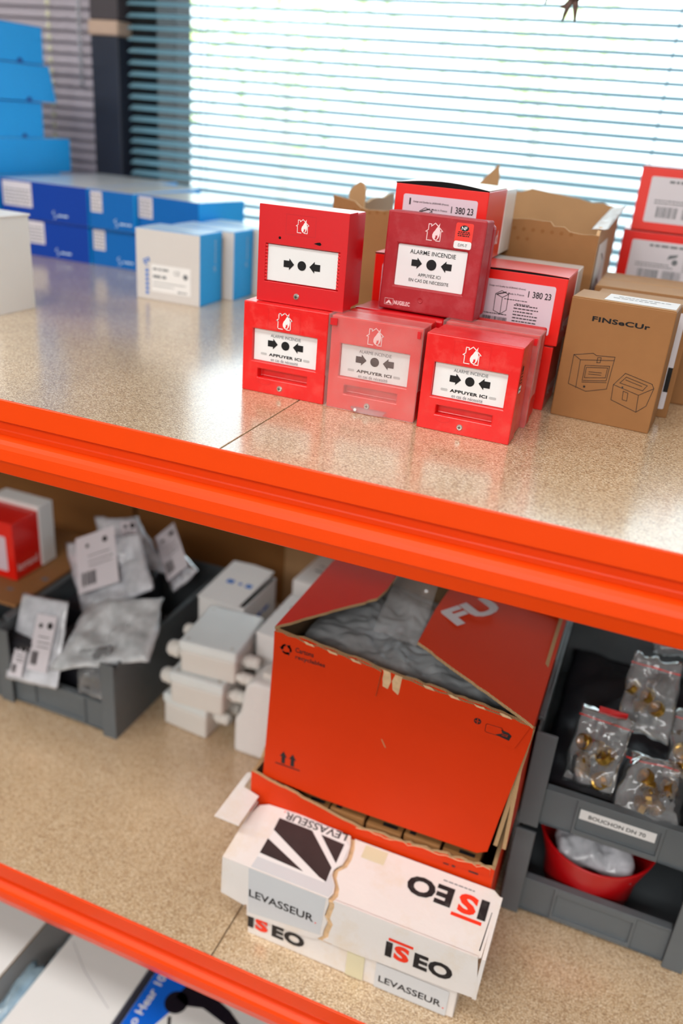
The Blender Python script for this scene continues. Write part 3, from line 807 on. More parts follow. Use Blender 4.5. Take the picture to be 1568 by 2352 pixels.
crumple('torn_paper_rim', 'white_card', [(W_ - .012, .01, H_), (W_ - .012, D_, H_ + .012), (W_ + .008, D_, H_ + .016), (W_ + .008, .01, H_ + .002)], 24, 5, .003, .004, 90, 3, ob)

# ================================================================== BROWN UNIT CARTONS
cj = thing('brown_carton', 'upright brown carton with maker lettering and two line drawings of alarm units', 'box', (-.0977, .2995, T), -4.6)
w, h, d = .1062, .1300, .054
box('body', ['kraft'], (0, w, 0, d, 0, h), cj, .0012)
box('top_flap', ['kraft_light'], (.001, w - .001, .001, d - .001, h, h + .0009), cj, .0004)
f = front(0)
deco('maker_lettering', 'black', f, [], [('FINSeCUr', .235 * w, .832 * h, .79 * w, .872 * h, .03)], cj)
LN = []
for P in ([(.13, .275), (.13, .535), (.36, .575), (.40, .56), (.62, .575), (.60, .29), (.36, .235), (.13, .275)], [(.13, .535), (.22, .50), (.62, .545)], [(.22, .50), (.23, .25)],
          [(.29, .46), (.58, .49), (.575, .36), (.29, .325), (.29, .46)], [(.31, .445), (.56, .472), (.558, .385), (.31, .352), (.31, .445)], [(.29, .31), (.58, .345)], [(.42, .50), (.42, .545), (.46, .55), (.46, .505), (.42, .50)], [(.35, .41), (.50, .42)], [(.35, .39), (.50, .40)],
          [(.67, .34), (.78, .455), (1.11, .405), (1.14, .37), (1.10, .21), (1.00, .14), (.68, .205), (.67, .34)], [(.67, .34), (.985, .29), (1.14, .37)], [(.985, .29), (1.00, .14)],
          [(.74, .365), (.80, .425), (1.06, .385), (1.02, .335), (.74, .365)], [(.80, .40), (1.0, .37)], [(.80, .30), (.86, .29), (.865, .22), (.81, .225), (.80, .30)]):
    LN += stroke([((a * .82 + .02) * w, (b * .95 + .03) * h) for a, b in P], .00055)
LN += [circ(.29 * w, .29 * h, .0013, 8), circ(.66 * w, .345 * h, .001, 8)]
deco('line_drawings', 'black_worn', f, LN, [], cj)
deco('top_sticker', 'white_card', topf(h + .0009), [rect(.30 * w, .006, .98 * w, d - .006)], parent=cj, e=.0002)
deco('top_sticker_print', 'grey_print', topf(h + .0009), words(.36 * w, .8 * w, .024, .002) + words(.4 * w, .9 * w, .034, .002), parent=cj, e=.0004)

ck = thing('brown_carton', 'brown carton with white label, half hidden behind the lettered brown carton', 'box', (-.080, .3650, T), -1)
box('body', ['kraft'], (0, .104, 0, .052, 0, .124), ck, .0012)
deco('front_label', 'label_grey', front(0), [rrect(.060, .010, .0985, .118, .002)], parent=ck)
deco('label_print', 'black', front(0), [rect(.0935, .030, .0985, .058)] + words(.068, .09, .10, .003), parent=ck, e=.0005)
box('top_flap', ['kraft_light'], (.001, .103, .001, .051, .124, .1248), ck, .0003)

cl = thing('brown_carton', 'long flat-topped brown carton lying behind the two upright brown ones', 'box', (-.088, .4320, T), 0)
box('body', ['kraft'], (0, .22, 0, .125, 0, .1245), cl, .0015)
box('top_flap', ['kraft_light'], (.001, .219, .001, .060, .1245, .1255), cl, .0004)
box('top_flap', ['kraft_light'], (.001, .219, .064, .124, .1245, .1255), cl, .0004)


# ================================================================== BLUE AND WHITE CARTONS
def blue_carton(label, loc, w, d, h, yaw=0, blue='blue_mid', name='flat_blue_carton', group='blue and white cartons lying flat', sticker=(.10, .30, .35, .92), logo=True):
    t = thing(name, label, 'box', loc, yaw, group)
    bm = bmesh.new(); bm_box(bm, 0, w, 0, d, 0, h, 0, {'top': 1, 'bottom': 1, 'right': 2})
    finish(bm, 'body', [blue, 'white_gloss', 'blue'], t, bevel=.0012)  # right face takes the brighter blue: window light painted in
    deco('lid_seam', 'blue_mid', topf(h), stroke([(.002, .002), (w - .002, .002), (w - .002, d - .002), (.002, d - .002)], .0014, True), parent=t, e=.0002)
    if sticker:
        a, b, c_, e_ = sticker
        s = deco('sticker', 'label_grey', front(0), [rrect(a * w, c_ * h, b * w, e_ * h, .001)], parent=t)
        deco('sticker_print', 'grey_print', front(0), [p for k in range(5) for p in words((a + .02) * w, (b - .02) * w, (c_ + .06 + k * .09) * h, .0022)], parent=s, e=.0005)
    if logo:
        x = .60 * w if w > .12 else .56 * w
        deco('side_logo', 'white_gloss_b', front(0), stroke([(x + .004, .30 * h), (x, .25 * h), (x + .004, .20 * h), (x + .008, .14 * h), (x + .003, .10 * h)], .0013) + words(x + .012, x + .036, .17 * h, .003), parent=t)
    return t


H0 = .0668
blue_carton('deep blue flat carton, upper one of the left pair', (-1.205, .690, T + H0), .195, .30, H0, 0, 'blue_deep', sticker=(.03, .37, .30, .95))
blue_carton('deep blue flat carton, lower one of the left pair', (-1.205, .694, T), .192, .30, H0, 0, 'blue_deep', sticker=(.10, .48, .35, .95))
blue_carton('mid blue flat carton, upper one of the middle pair', (-1.006, .690, T + H0), .094, .23, H0, 0, 'blue_mid', sticker=(.04, .30, .42, .95))
blue_carton('mid blue flat carton, lower one of the middle pair', (-1.009, .697, T), .098, .23, H0, 0, 'blue_mid', sticker=(.04, .30, .42, .95))
blue_carton('mid blue flat carton with bright right end, rightmost of the upper row', (-.908, .700, T + H0), .138, .125, H0, -10, 'blue_mid', sticker=(.0, .24, .42, .95), logo=False)
blue_carton('mid blue flat carton under the rightmost one, hidden by the upright white-fronted carton', (-.902, .710, T), .138, .125, H0, -8, 'blue_mid', sticker=None, logo=False)
for k in range(6):
    ln = (.30, .30, .955 - .62, .876 - .62, .903 - .62, .889 - .62)[k]
    lb = ('bottom', 'second from the bottom', 'third from the bottom, jutting out under the top three', 'third from the top', 'second from the top, with flared lid', 'topmost')[k]
    t = thing('bright_blue_carton', 'bright blue carton in left stack, ' + lb, 'box', (-1.45, .62, T + .0005 + k * .0660), 0, 'bright blue cartons in the tall stack')
    x1 = .2; hh = .0655; fl = .012 if k == 4 else .002
    bm = bmesh.new(); v, _ = bm_box(bm, 0, x1, 0, ln, 0, hh, 0, {'top': 1})
    if k == 4:
        for q in v[:4]:
            if q.co.y > .1: q.co.y += fl
            if q.co.x > .1: q.co.x += .004
    finish(bm, 'body', ['blue', 'white_gloss_b'], t, bevel=.0012)
    if k > 2:
        yy = (.199, .199 + .016, .201)[k - 3]
        deco('finger_notch', 'blue_deep', right(x1 + (.004 if k == 4 else 0)), [[(yy + .0078 * math.cos(math.radians(a)), .0006 + .0075 * math.sin(math.radians(a))) for a in range(0, 181, 15)]], parent=t, e=.0006)
        deco('lid_line', 'blue_mid', right(x1 + (.001 if k == 4 else 0)), [rect(.002, hh - .0016, ln - .002, hh - .0006)], parent=t, e=.0004 if k != 4 else .001)


def upright(label, loc, w, d, h, yaw, full=True):
    t = thing('upright_carton', label, 'box', loc, yaw, 'upright white and blue cartons')
    bm = bmesh.new(); bm_box(bm, 0, w, 0, d, 0, h, 0, {'right': 1, 'left': 1, 'top': 1, 'back': 0})
    finish(bm, 'body', ['white_front', 'blue'], t, bevel=.0012)
    deco('top_flap', 'white_gloss_b', topf(h), [rect(.002, .002, w - .002, d - .002)], parent=t, e=.0004)  # pale bluish sheet: window sheen painted over the blue top
    if full:
        f = front(0)
        lb = deco('front_label', 'white_card', f, [rrect(.24 * w, .13 * h, .86 * w, .52 * h, .001)], parent=t)
        deco('label_print', 'grey_print', f, [circ(.78 * w, .395 * h, .0042, 14)] + words(.27 * w, .55 * w, .44 * h, .003) + words(.27 * w, .52 * w, .33 * h, .004) + words(.27 * w, .8 * w, .26 * h, .0012) + words(.27 * w, .6 * w, .21 * h, .0012) + words(.66 * w, .8 * w, .155 * h, .0022),
             [('CE', .60 * w, .40 * h, .69 * w, .46 * h, .0)], lb, .0005)
        x = .15 * w
        deco('upright_logo', 'blue_print', f, [rect(x, .08 * h + k * .0068, x + .0055, .08 * h + k * .0068 + .0045) for k in range(6)] + stroke([(x - .003, .56 * h), (x + .006, .60 * h), (x + .007, .56 * h), (x - .002, .53 * h), (x + .003, .49 * h)], .002), parent=t)
    fr = right(w)
    deco('side_logo', 'white_gloss_b', fr, stroke([(.62 * d, .46 * h), (.70 * d, .48 * h), (.60 * d, .51 * h), (.70 * d, .54 * h)], .001) + [rect(.66 * d, .58 * h + k * .006, .69 * d, .58 * h + k * .006 + .004) for k in range(6)], parent=t)
    return t


upright('upright carton with white labelled front and blue side, front one of three', (-.7835, .5075, T), .112, .0715, .1065, 1.5)
upright('upright carton with white front and blue side, middle of the row of three', (-.771, .5900, T), .114, .066, .1060, 0, False)
upright('upright carton with blue side, rearmost of the row of three', (-.758, .6600, T), .116, .066, .1060, 0, False)

wc = thing('white_carton', 'plain white upright carton at the left edge of the upper shelf', 'box', (-.948, .2800, T), -3)
box('body', ['white_card'], (0, .100, 0, .072, 0, .1275), wc, .0014, warp=.001)
box('lid', ['white_card'], (-.001, .101, -.001, .073, .1262, .1292), wc, .0008)

# ---- dried twigs hanging into the top of the view
tw = thing('dried_twig', 'brown dried forked twig hanging in front of the blind at top right', 'twig', (-.198, .62, 1.70))
tube('stem', ['twig'], [(0, 0, .3), (.002, 0, .1), (.0, 0, -.155), (-.001, 0, -.162)], [.011, .010, .009, .0075], tw, 8)
for a in ((-.011, 0, -.186), (.005, 0, -.186), (-.016, 0, -.170)):
    tube('prong', ['twig'], [(0, 0, -.155), (a[0] * .6, 0, -.17), a], [.005, .0035, .0012], tw, 6)
for dx, l in ((-.030, -.168), (-.058, -.148), (-.066, -.152)):
    tube('side_twig', ['twig'], [(0, 0, .1), (dx * .7, 0, -.06), (dx, .005, -.14), (dx - .006, 0, l)], [.004, .004, .0035, .001], tw, 6)
tw2 = thing('dried_twig', 'brown dried twig end at the very top right corner', 'twig', (-.085, .62, 1.62))
tube('stem', ['twig'], [(-.012, 0, -.048), (.02, 0, -.046), (.06, 0, -.03), (.12, 0, .06), (.12, 0, .3)], [.002, .006, .008, .01, .01], tw2, 8)


# ================================================================== LOWER SHELF: ORANGE CARTONS
oc = thing('orange_carton', 'big open orange carton with folded-in flaps, sitting on top of the crushed orange one', 'box', (-.3545, .1520, L + .1690))
W_, D_, H_ = .3165, .2480, .2280
OM = ['orangecard', 'orangecard_in', 'kraft_edge']
BL, BR, TL, TR = (-.006, -.001), (.300, .003), (.0015, .2300), (.3190, .2050)


def along(a, b, n, amp, s):
    return jag(a, b, n, amp, s)


pts = [BL] + [(.08, -.006), (.2, -.005)] + [(.285, -.004), (.297, .004), (.303, .06)] + [(TR[0], TR[1] - .02)] + [TR] + along(TR, TL, 34, .0016, 5)[1:-1] + [TL]
slab('front_panel', OM, front(), pts, .0045, oc)
# creased, torn strip hanging over the front edge: two tabs
slab('edge_tab', OM, front(-.0030), [(.0015, .2290)] + jag((.0015, .1930), (.136, .1800), 8, .0012, 2) + [(.1395, .2165)] + along((.1395, .2185), (.0015, .2290), 14, .0018, 3)[1:-1], .0028, oc)
slab('edge_tab', OM, front(-.0030), [(.165, .2160)] + jag((.163, .1860), (.3035, .1680), 7, .0008, 4) + [(.3160, .2040)] + along((.3160, .2050), (.165, .2160), 16, .0018, 6)[1:-1], .0028, oc)
deco('torn_patch', 'torn', front(-.0003), [jag((.141, .219), (.1425, .196), 4, .001, 1) + [(.149, .194), (.152, .206), (.150, .218)], [(.156, .217), (.153, .207), (.155, .195), (.162, .190), (.166, .205), (.165, .2165)]], parent=oc)
deco('torn_patch', 'torn', front(-.0030), [jag((.04 + k * .03, .2275 - k * .0022), (.052 + k * .03, .2265 - k * .0022), 3, .001, k) + [(.055 + k * .03, .2235 - k * .0022), (.044 + k * .03, .2240 - k * .0022)] for k in (0, 1, 2, 5, 6, 7, 8)], parent=oc, e=.0004)
slab('side_panel', ['orangecard', 'orangecard_in', 'kraft_edge'], Fr((.3175, .0045, 0), (0, 1, 0), (-.01, 0, 1)), [(0, .012), (D_ - .005, 0), (D_ - .005, .215)] + jag((D_ - .005, .215), (0, .204), 12, .001, 8)[1:], .0045, oc)
slab('side_panel', ['orangecard', 'orangecard_in', 'kraft_edge'], Fr((-.002, D_, 0), (0, -1, 0), (.01, 0, 1)), [(0, 0), (D_ - .005, .0)] + jag((D_ - .005, .230), (0, .232), 10, .001, 9), .0045, oc)
slab('back_panel', ['orangecard_in', 'orangecard', 'kraft_edge'], Fr((0, D_, 0), (1, 0, 0), (0, 0, 1)), [(0, 0), (W_, 0), (W_, .215), (0, .232)], .0045, oc)
box('base_panel', ['orangecard_in'], (.004, W_ - .02, .006, D_ - .004, .012, .016), oc, .0005)
# corrugated crushed corner seen on the right of the front
slab('corner_edge', ['kraft_edge'], Fr((.3010, .0055, 0), (.075, 0, 1), (0, 1, 0)), [(.012, 0), (.195, 0), (.195, .007), (.1, .008), (.012, .007)], .005, oc)
# left flap: hinged on the left edge, rising a little
slab('left_flap', ['redpaper2', 'orangecard_in', 'kraft_edge'], Fr((0, 0, .2330), (1, 0, .02), (0, 1, 0)), jag((.0, .001), (.088, .122), 14, .0012, 12) + [(.092, .150), (.092, .245), (-.002, .246)], .0040, oc)
# right flap with white lettering, cut on a slant
rf = slab('right_flap', ['orangecard', 'orangecard_in', 'kraft_edge'], Fr((.3190, 0, .2080), (-1, 0, .105), (0, -1, 0)), [(-.001, -.246), (.156, -.246), (.160, -.150)] + jag((.158, -.066), (.0, .006), 16, .0012, 13), .0040, oc)
_fr = Fr((.3190, 0, .2080), (-1, 0, .105), (0, -1, 0))
# letters run away from the viewer, feet towards the free edge
_m0 = _fr.p(.1240, -.128); _fl = Fr(_m0, (.55, .84, 0), (-.84, .55, .05))
deco('flap_lettering', 'label_grey', _fl, [], [('FU', 0, 0, .082, .036, .05)], rf, .0012)
f = front(-.0030)
arr = []
for k in range(3):
    a0 = 90 + k * 120
    ring = [(.0185 + .0058 * math.cos(math.radians(a0 + t)), .2085 + .0058 * math.sin(math.radians(a0 + t))) for t in range(20, 86, 13)]
    arr += stroke(ring, .0026); a = math.radians(a0 + 100)
    c0 = Vector((.0185 + .0058 * math.cos(a), .2085 + .0058 * math.sin(a))); tdir = Vector((-math.sin(a), math.cos(a))); nd = Vector((math.cos(a), math.sin(a)))
    arr.append([tuple(c0 - tdir * .0025 + nd * .0032), tuple(c0 + tdir * .002), tuple(c0 - tdir * .0025 - nd * .0032)])
deco('carton_marks', 'black_worn', f, arr, [('Cartons', .0305, .2085, .0545, .2155, .02), ('recyclables', .0310, .1975, .0700, .2050, .02)], oc)
up = []
for x in (.022, .035): up += [[(x - .0026, .030), (x + .0026, .030), (x + .0026, .041), (x + .0052, .041), (x, .050), (x - .0052, .041), (x - .0026, .041)]]
up.append(rect(.011, .0265, .046, .0283))
deco('carton_marks', 'black_worn', front(), up, [], oc)
deco('carton_marks', 'black_worn', f, [circ(.258, .190, .0042, 14)] + stroke(rrect(.268, .179, .287, .1905, .002), .0006, True) + [[(.280, .1795), (.296, .1765), (.298, .184), (.294, .187), (.285, .1885), (.288, .184)]], [], oc)
deco('carton_marks_knockout', 'orangecard', f, stroke([(.2555, .190), (.2605, .190)], .0009) + stroke([(.258, .187), (.258, .193)], .0009) + words(.270, .279, .187, .0008) + words(.270, .279, .184, .0008) + words(.287, .294, .183, .0007) + words(.287, .294, .181, .0007), [], oc, .0005)
deco('scuff', 'kraft_light', front(), [[(.148, .120), (.150, .119), (.156, .108), (.154, .109)]], [], oc)

bag = thing('plastic_bag', 'crumpled grey plastic sack filling the open orange carton', 'bag', (-.3545, .1520, L + .1690))
crumple('sack', 'film_grey', [(.012, .010, .186), (.296, .010, .168), (.296, .240, .168), (.012, .240, .192)], 110, 80, .009, .0055, 27, 4, bag, True, (0, 0, 1), .6)
crumple('loose_film', 'film', [(.095, .10, .200), (.155, .09, .200), (.155, .200, .262), (.095, .200, .258)], 30, 24, .003, .005, 30, 14, bag, False, (0, 0, 1), .6)

ol = thing('orange_carton', 'crushed open orange carton underneath, mostly hidden by the worn white box', 'box', (-.3740, .1450, L))
LW, LD = .3300, .250
pts = [(0, 0), (LW, 0), (LW, .1550)] + jag((LW, .1550), (.155, .1440), 26, .0022, 31)[1:] + jag((.155, .1440), (.0, .1745), 12, .0012, 32)[1:]
slab('front_panel', OM, front(), pts, .0045, ol)
slab('front_rim_fold', ['orangecard', 'orangecard', 'torn'], front(-.0015), [(.150, .133), (.151, .1435)] + jag((.151, .1435), (.325, .1545), 22, .0028, 34)[1:] + [(.326, .144)], .0014, ol)
slab('side_panel', OM, Fr((LW, .0045, 0), (0, 1, 0), (0, 0, 1)), [(0, 0), (LD, 0)] + jag((LD, .150), (0, .150), 10, .002, 35), .0045, ol)
slab('side_panel', OM, Fr((0, LD, 0), (0, -1, 0), (0, 0, 1)), [(0, 0), (LD - .005, 0)] + jag((LD - .005, .1745), (0, .160), 10, .002, 36), .0045, ol)
slab('side_flap', ['kraft_edge', 'orangecard', 'kraft_edge'], Fr((-.009, .060, 0), (.12, -1, 0), (.02, 0, 1)), jag((0, .10), (.058, .08), 4, .002, 41) + jag((.058, .168), (0, .178), 6, .003, 42), .004, ol)
slab('back_panel', OM, Fr((0, LD + .004, 0), (1, 0, 0), (0, 0, 1)), [(0, 0), (LW, 0), (LW, .150), (0, .160)], .0045, ol)
box('base_panel', ['orangecard_in'], (.003, LW - .003, .004, LD, 0, .004), ol, .0005)
deco('rim_marks', 'black_worn', front(-.0015), [rect(.268, .1385, .275, .1405), rect(.279, .1385, .283, .1415), rect(.300, .140, .312, .1425)], [], ol)
for k in range(6):
    t = thing('small_carton', 'small brown carton with dark and blue print packed in the crushed orange carton', 'box', (-.3640 + k * .0505, .1530, L + .0045), 0, 'small cartons packed inside the crushed orange carton')
    box('body', ['kraft'], (0, .047, 0, .09, 0, .1475 - .004 * (k % 2)), t, .001)
    z = .1475 - .004 * (k % 2)
    deco('print', 'black_worn', topf(z), [rect(.006, .004, .014, .03)] if k % 2 == 0 else [rect(.02, .006, .04, .012)], [('BEA', .018, .006, .042, .016, .03)] if k == 0 else [], t)
    deco('blue_label', 'blue_print' if k == 3 else 'label_grey', topf(z), [rect(.004, .020, .040, .040)], [], t)

# ================================================================== WORN WHITE LOCK BOX
ib = thing('worn_white_box', 'battered white carton with red and black lettering, torn across its lid', 'box', (0, .0500, L))
Yd = .092; SY = .85; VT = (0, 1, .12)
sy = lambda P: [(x, y * SY) for x, y in P]
box('lower_tray', ['white_rough'], (-.3265, -.0500, .002, Yd - .004, .0, .075), ib, .0018, warp=.0015)
WR = ['white_rough', 'white_rough', 'white_rough']
# lid, left piece: top, front; crack edge is jagged
ct = sy([(-.2275, .108), (-.2225, .092), (-.2200, .073), (-.2215, .058), (-.2290, .047), (-.2275, .036), (-.2190, .022), (-.2165, .010), (-.2195, 0)])
cf = [(-.2195, 0), (-.2185, -.010), (-.2205, -.020), (-.2225, -.032), (-.2180, -.040), (-.2215, -.055), (-.2225, -.066), (-.2290, -.074)]
Zt = .1190
tl = Fr((0, 0, Zt), (1, 0, 0), VT)
pl = [(-.3625, 0), (cf[0][0], 0)] + ct[::-1][1:] + [(-.3000, Yd + .004), (-.3450, Yd + .002), (-.3560, Yd - .004), (-.3600, Yd - .02)]
slab('lid_left_top', WR, tl, pl, .0022, ib)
pf = [(-.3640, -.0620), (-.3320, -.0690), (-.3270, -.0660), (-.3262, -.0850), (-.2500, -.0800), (-.2320, -.0760)] + cf[::-1] + [(-.3630, 0)]
slab('lid_left_front', WR, Fr((0, -.0005, Zt), (1, 0, 0), (0, 0, 1)), pf, .0022, ib)
slab('lid_left_end', WR, Fr((-.3630, Yd, 0), (0, -1, 0), (0, 0, 1)), [(0, .055), (Yd, .055), (Yd, Zt), (0, Zt + .011)], .0020, ib)
# right piece, a little lower, with the brown core showing along the crack
Zr = .1165
ctr = [(x + .006, y) for x, y in ct]; cfr = [(x + .0075, z) for x, z in cf]
pr = [(-.0380, 0), (-.0330, .004), (-.0310, Yd - .006), (-.0390, Yd)] + ctr
slab('lid_right_top', WR, Fr((0, 0, Zr), (1, 0, 0), VT), pr, .0022, ib)
pf = [(cfr[-1][0] + .001, -.0735), (-.1900, -.0740), (-.1700, -.0735), (-.1350, -.0710), (-.0600, -.0680), (-.0285, -.0660), (-.0365, 0)] + cfr
slab('lid_right_front', WR, Fr((0, -.0005, Zr + .0025), (1, 0, 0), (0, 0, 1)), pf, .0022, ib)
slab('lid_right_end', WR, Fr((-.0300, 0, 0), (0, 1, 0), (.02, 0, 1)), [(0, .050), (Yd - .01, .056), (Yd - .008, Zr + .012), (.05, Zr + .007), (0, Zr + .002)], .0045, ib)
slab('lid_end_fold', WR, Fr((-.0375, 0, 0), (0, 1, 0), (0, 0, 1)), [(.006, .09), (Yd - .02, .09), (Yd - .02, Zr - .003), (.006, Zr - .003)], .0015, ib)
deco('end_gap', 'dark', Fr((0, 0, Zr), (1, 0, 0), VT), [[(-.0375, .010), (-.0362, .010), (-.0345, Yd - .03), (-.0352, Yd - .03)]], parent=ib)
slab('torn_core', ['torn', 'torn', 'torn'], Fr((0, .0016, Zr - .0010), (1, 0, 0), (0, 0, 1)), cf[:] + [(x + .011, z) for x, z in cfr[::-1]], .003, ib)
slab('torn_core', ['torn', 'torn', 'torn'], Fr((0, 0, Zr - .0022), (1, 0, 0), VT), [(x + .009, y) for x, y in ct[::-1]] + [(x - .001, y) for x, y in ct], .002, ib)
slab('end_tuck_flap', WR, Fr((0, 0, .108), (1, 0, -.1), (0, 1, 0)), [(-.3940, .030), (-.3600, .032), (-.3600, .088), (-.3845, .092), (-.3850, .121), (-.3930, .117)], .0018, ib)
# paper labels on the left piece
deco('top_label', 'tape', tl, [[(-.3240, .001), (-.2200, .001)] + [(x - .0015, y) for x, y in ct[::-1][1:-1]] + [(-.240, Yd + .001), (-.3190, Yd + .002)]], parent=ib, e=.0003)
deco('top_label_paper', 'white_card', tl, [sy([(-.3235, .020), (-.2330, .020), (-.2280, .045), (-.2225, .060), (-.2235, .09), (-.240, .108), (-.3190, .108)])], parent=ib, e=.0005)
deco('triangle_logo', 'photo_dark', tl, [sy([(-.3230, .094), (-.2760, .093), (-.2320, .046), (-.2310, .022), (-.2410, .025), (-.3220, .071)]), sy([(-.3230, .054), (-.3230, .027), (-.2620, .024)]), sy([(-.2630, .092), (-.2300, .090), (-.2295, .055)])], parent=ib, e=.0007)
deco('top_lettering', 'black_worn', Fr((-.2310, .0915, Zt + .0110), (-1, 0, 0), (0, -1, -.12)), [], [('LEVASSEUR', 0, .0, .0870, .0110, .015)], ib, .0008)
deco('red_dot', 'red_print', Fr((-.2310, .0915, Zt + .0110), (-1, 0, 0), (0, -1, -.12)), [circ(.0895, .0010, .0011, 8)], [], ib, .0008)
fz = Fr((0, -.0005, Zt), (1, 0, 0), (0, 0, 1))
deco('front_label', 'tape', fz, [[(-.3260, -.0010), (-.2225, -.0010), (-.2260, -.066), (-.3245, -.078)]], parent=ib, e=.0003)
deco('front_lettering', 'black_worn', fz, [], [('LEVASSEUR', -.3240, -.0490, -.2360, -.0360, .015)], ib, .0006)
deco('red_dot', 'red_print', fz, [circ(-.2330, -.0485, .0011, 8)], [], ib, .0006)
# lock-maker lettering


def iseo(fr, x0, z0, w, h, parent, bar=True, e=.0006):
    deco('black_lettering', 'black_worn', fr, [rect(x0, z0, x0 + .10 * w, z0 + h)], [('EO', x0 + .43 * w, z0, x0 + w, z0 + h, .045)], parent, e)
    deco('red_lettering', 'red_print', fr, [rect(x0 + .03 * w, z0 + h * 1.10, x0 + .40 * w, z0 + h * 1.27)] if bar else [], [('S', x0 + .13 * w, z0, x0 + .36 * w, z0 + h, .05)], parent, e)


iseo(Fr((0, .002, 0), (1, 0, 0), (0, 0, 1)), -.3250, .0130, .0790, .0215, ib, False, .0009)
iseo(Fr((0, -.0005, 0), (1, 0, 0), (0, 0, 1)), -.1425, .0640, .0820, .0250, ib)
iseo(Fr((-.0400, .0735, Zr + .0088), (-1, 0, 0), (0, -1, -.12)), 0, .0, .1000, .0270, ib)
fl = front(.002)
deco('tan_tape', 'tape_tan', fl, [rect(-.1890, .001, -.1660, .0445)], parent=ib, e=.0009)
deco('lower_label', 'tape', fl, [rect(-.1510, .001, -.0600, .0440)], parent=ib, e=.0009)
deco('lower_lettering', 'black_worn', fl, [], [('LEVASSEUR', -.1460, .0130, -.0670, .0240, .015)], ib, .0012)
deco('red_dot', 'red_print', fl, [circ(-.0640, .0135, .0011, 8)], [], ib, .0012)
deco('top_fine_print', 'grey_print', Fr((0, 0, Zr), (1, 0, 0), VT), words(-.10, -.06, Yd - .012, .0016), parent=ib)
deco('top_tape', 'tape_tan', Fr((0, 0, Zr), (1, 0, 0), VT), [rect(-.2050, .070, -.1750, .089)], parent=ib)


# ================================================================== GREY STORAGE BINS
def bin_(label, loc, w=.240, d=.36, h=.149, group='grey open-fronted storage bins', lab=None):
    t = thing('storage_bin', label, 'bin', loc, 0, group)
    g = 'greyplastic'; tk = .003
    prof = [(0, 0), (d, 0), (d, h), (.085, h)] + [(.010 + .075 * (1 - math.cos(a)), h - .0012 - .0 * a) for a in ()] + [(.05, h - .001), (.012, h - .004), (.003, h - .012), (0, h - .03)]
    for x, s in ((0, 1), (w, -1)):
        slab('side_wall', [g], Fr((x if s < 0 else x + tk, .003, 0), (0, 1, 0), (0, 0, 1)), prof, tk, t, .0008)
        slab('top_rim', [g], Fr((x - (.003 if s > 0 else .005), 0, h), (1, 0, 0), (0, 1, 0)), [(0, .03), (.008, .03), (.008, d + .003), (0, d + .003)], .006, t, .001)
    slab('back_wall', [g], Fr((0, d + .003, 0), (1, 0, 0), (0, 0, 1)), [(0, 0), (w, 0), (w, h), (0, h)], tk, t, .0008)
    box('base', [g], (.003, w - .003, .010, d, .002, .006), t, .001)
    for x in (0, w - .026):
        bm = bmesh.new(); bm_box(bm, x, x + .026, 0, .004, 0, h - .002); finish(bm, 'front_post', [g], t, bevel=.0012)
    Xs = [.026, .075, .170, w - .026]; Zs = [.004, .012, .050, .060]
    relief('front_lip', g, [.026, .066, .070, .168, .172, w - .026], Zs, {(2, 1): .004, (0, 0): .0035, (0, 1): .0035, (0, 2): .0035, (4, 0): .0035, (4, 1): .0035, (4, 2): .0035, (2, 0): 0}, .014, t, .0009, .006)
    box('lip_ledge', [g], (.026, w - .026, .006, .018, .059, .0615), t, .0008)
    if lab:
        s = slab('name_strip', ['plate'], front(.0095), [(.072, .0295), (.164, .0295), (.164, .0445), (.072, .0445)], .0006, t)
        deco('strip_lettering', 'black', front(.0095), [], [('BOUCHON DN 70', .083, .0335, .152, .0395, .01)], s, .0004)
    return t


bin_('grey storage bin standing on the shelf at the right, holding the red cup', (-.0345, .2350, L))
bin_('grey storage bin with a white name strip, stacked on the bin with the red cup', (-.0345, .2350, L + .1560), lab=True)
bin_('grey storage bin at the left, heaped with clear bags', (-.9270, .2800, L), w=.237)
bin_('grey storage bin cut off by the left edge', (-1.1700, .2850, L), w=.237, d=.300)

cup = thing('red_cup', 'red plastic tub holding a silvery bag in the lower right bin', 'cup', (.0700, .3200, L + .0062))
lathe('body', ['redcup'], [(.052, 0), (.060, .02), (.064, .060), (.0785, .110), (.0785, .112), (.0755, .112), (.061, .060), (.056, .022), (.049, .003), (0, .003)], (0, 0, 0), (0, -.06, 1), cup, 40)
for p in cup.children[0].data.polygons: p.use_smooth = True
cb = thing('clear_bag', 'silvery clear bag stuffed into the red tub', 'bag', (.0700, .3180, L + .09))
crumple('film', 'film_mid', [(-.052, -.058, .004), (.052, -.058, .004), (.052, .05, .022), (-.052, .05, .022)], 30, 26, .018, .015, 38, 21, cb, True, (0, 0, 1))
crumple('contents', 'film_grey', [(-.045, -.045, -.012), (.045, -.045, -.012), (.045, .045, .0), (-.045, .045, .0)], 20, 18, .016, .01, 45, 22, cb, True, (0, 0, 1))

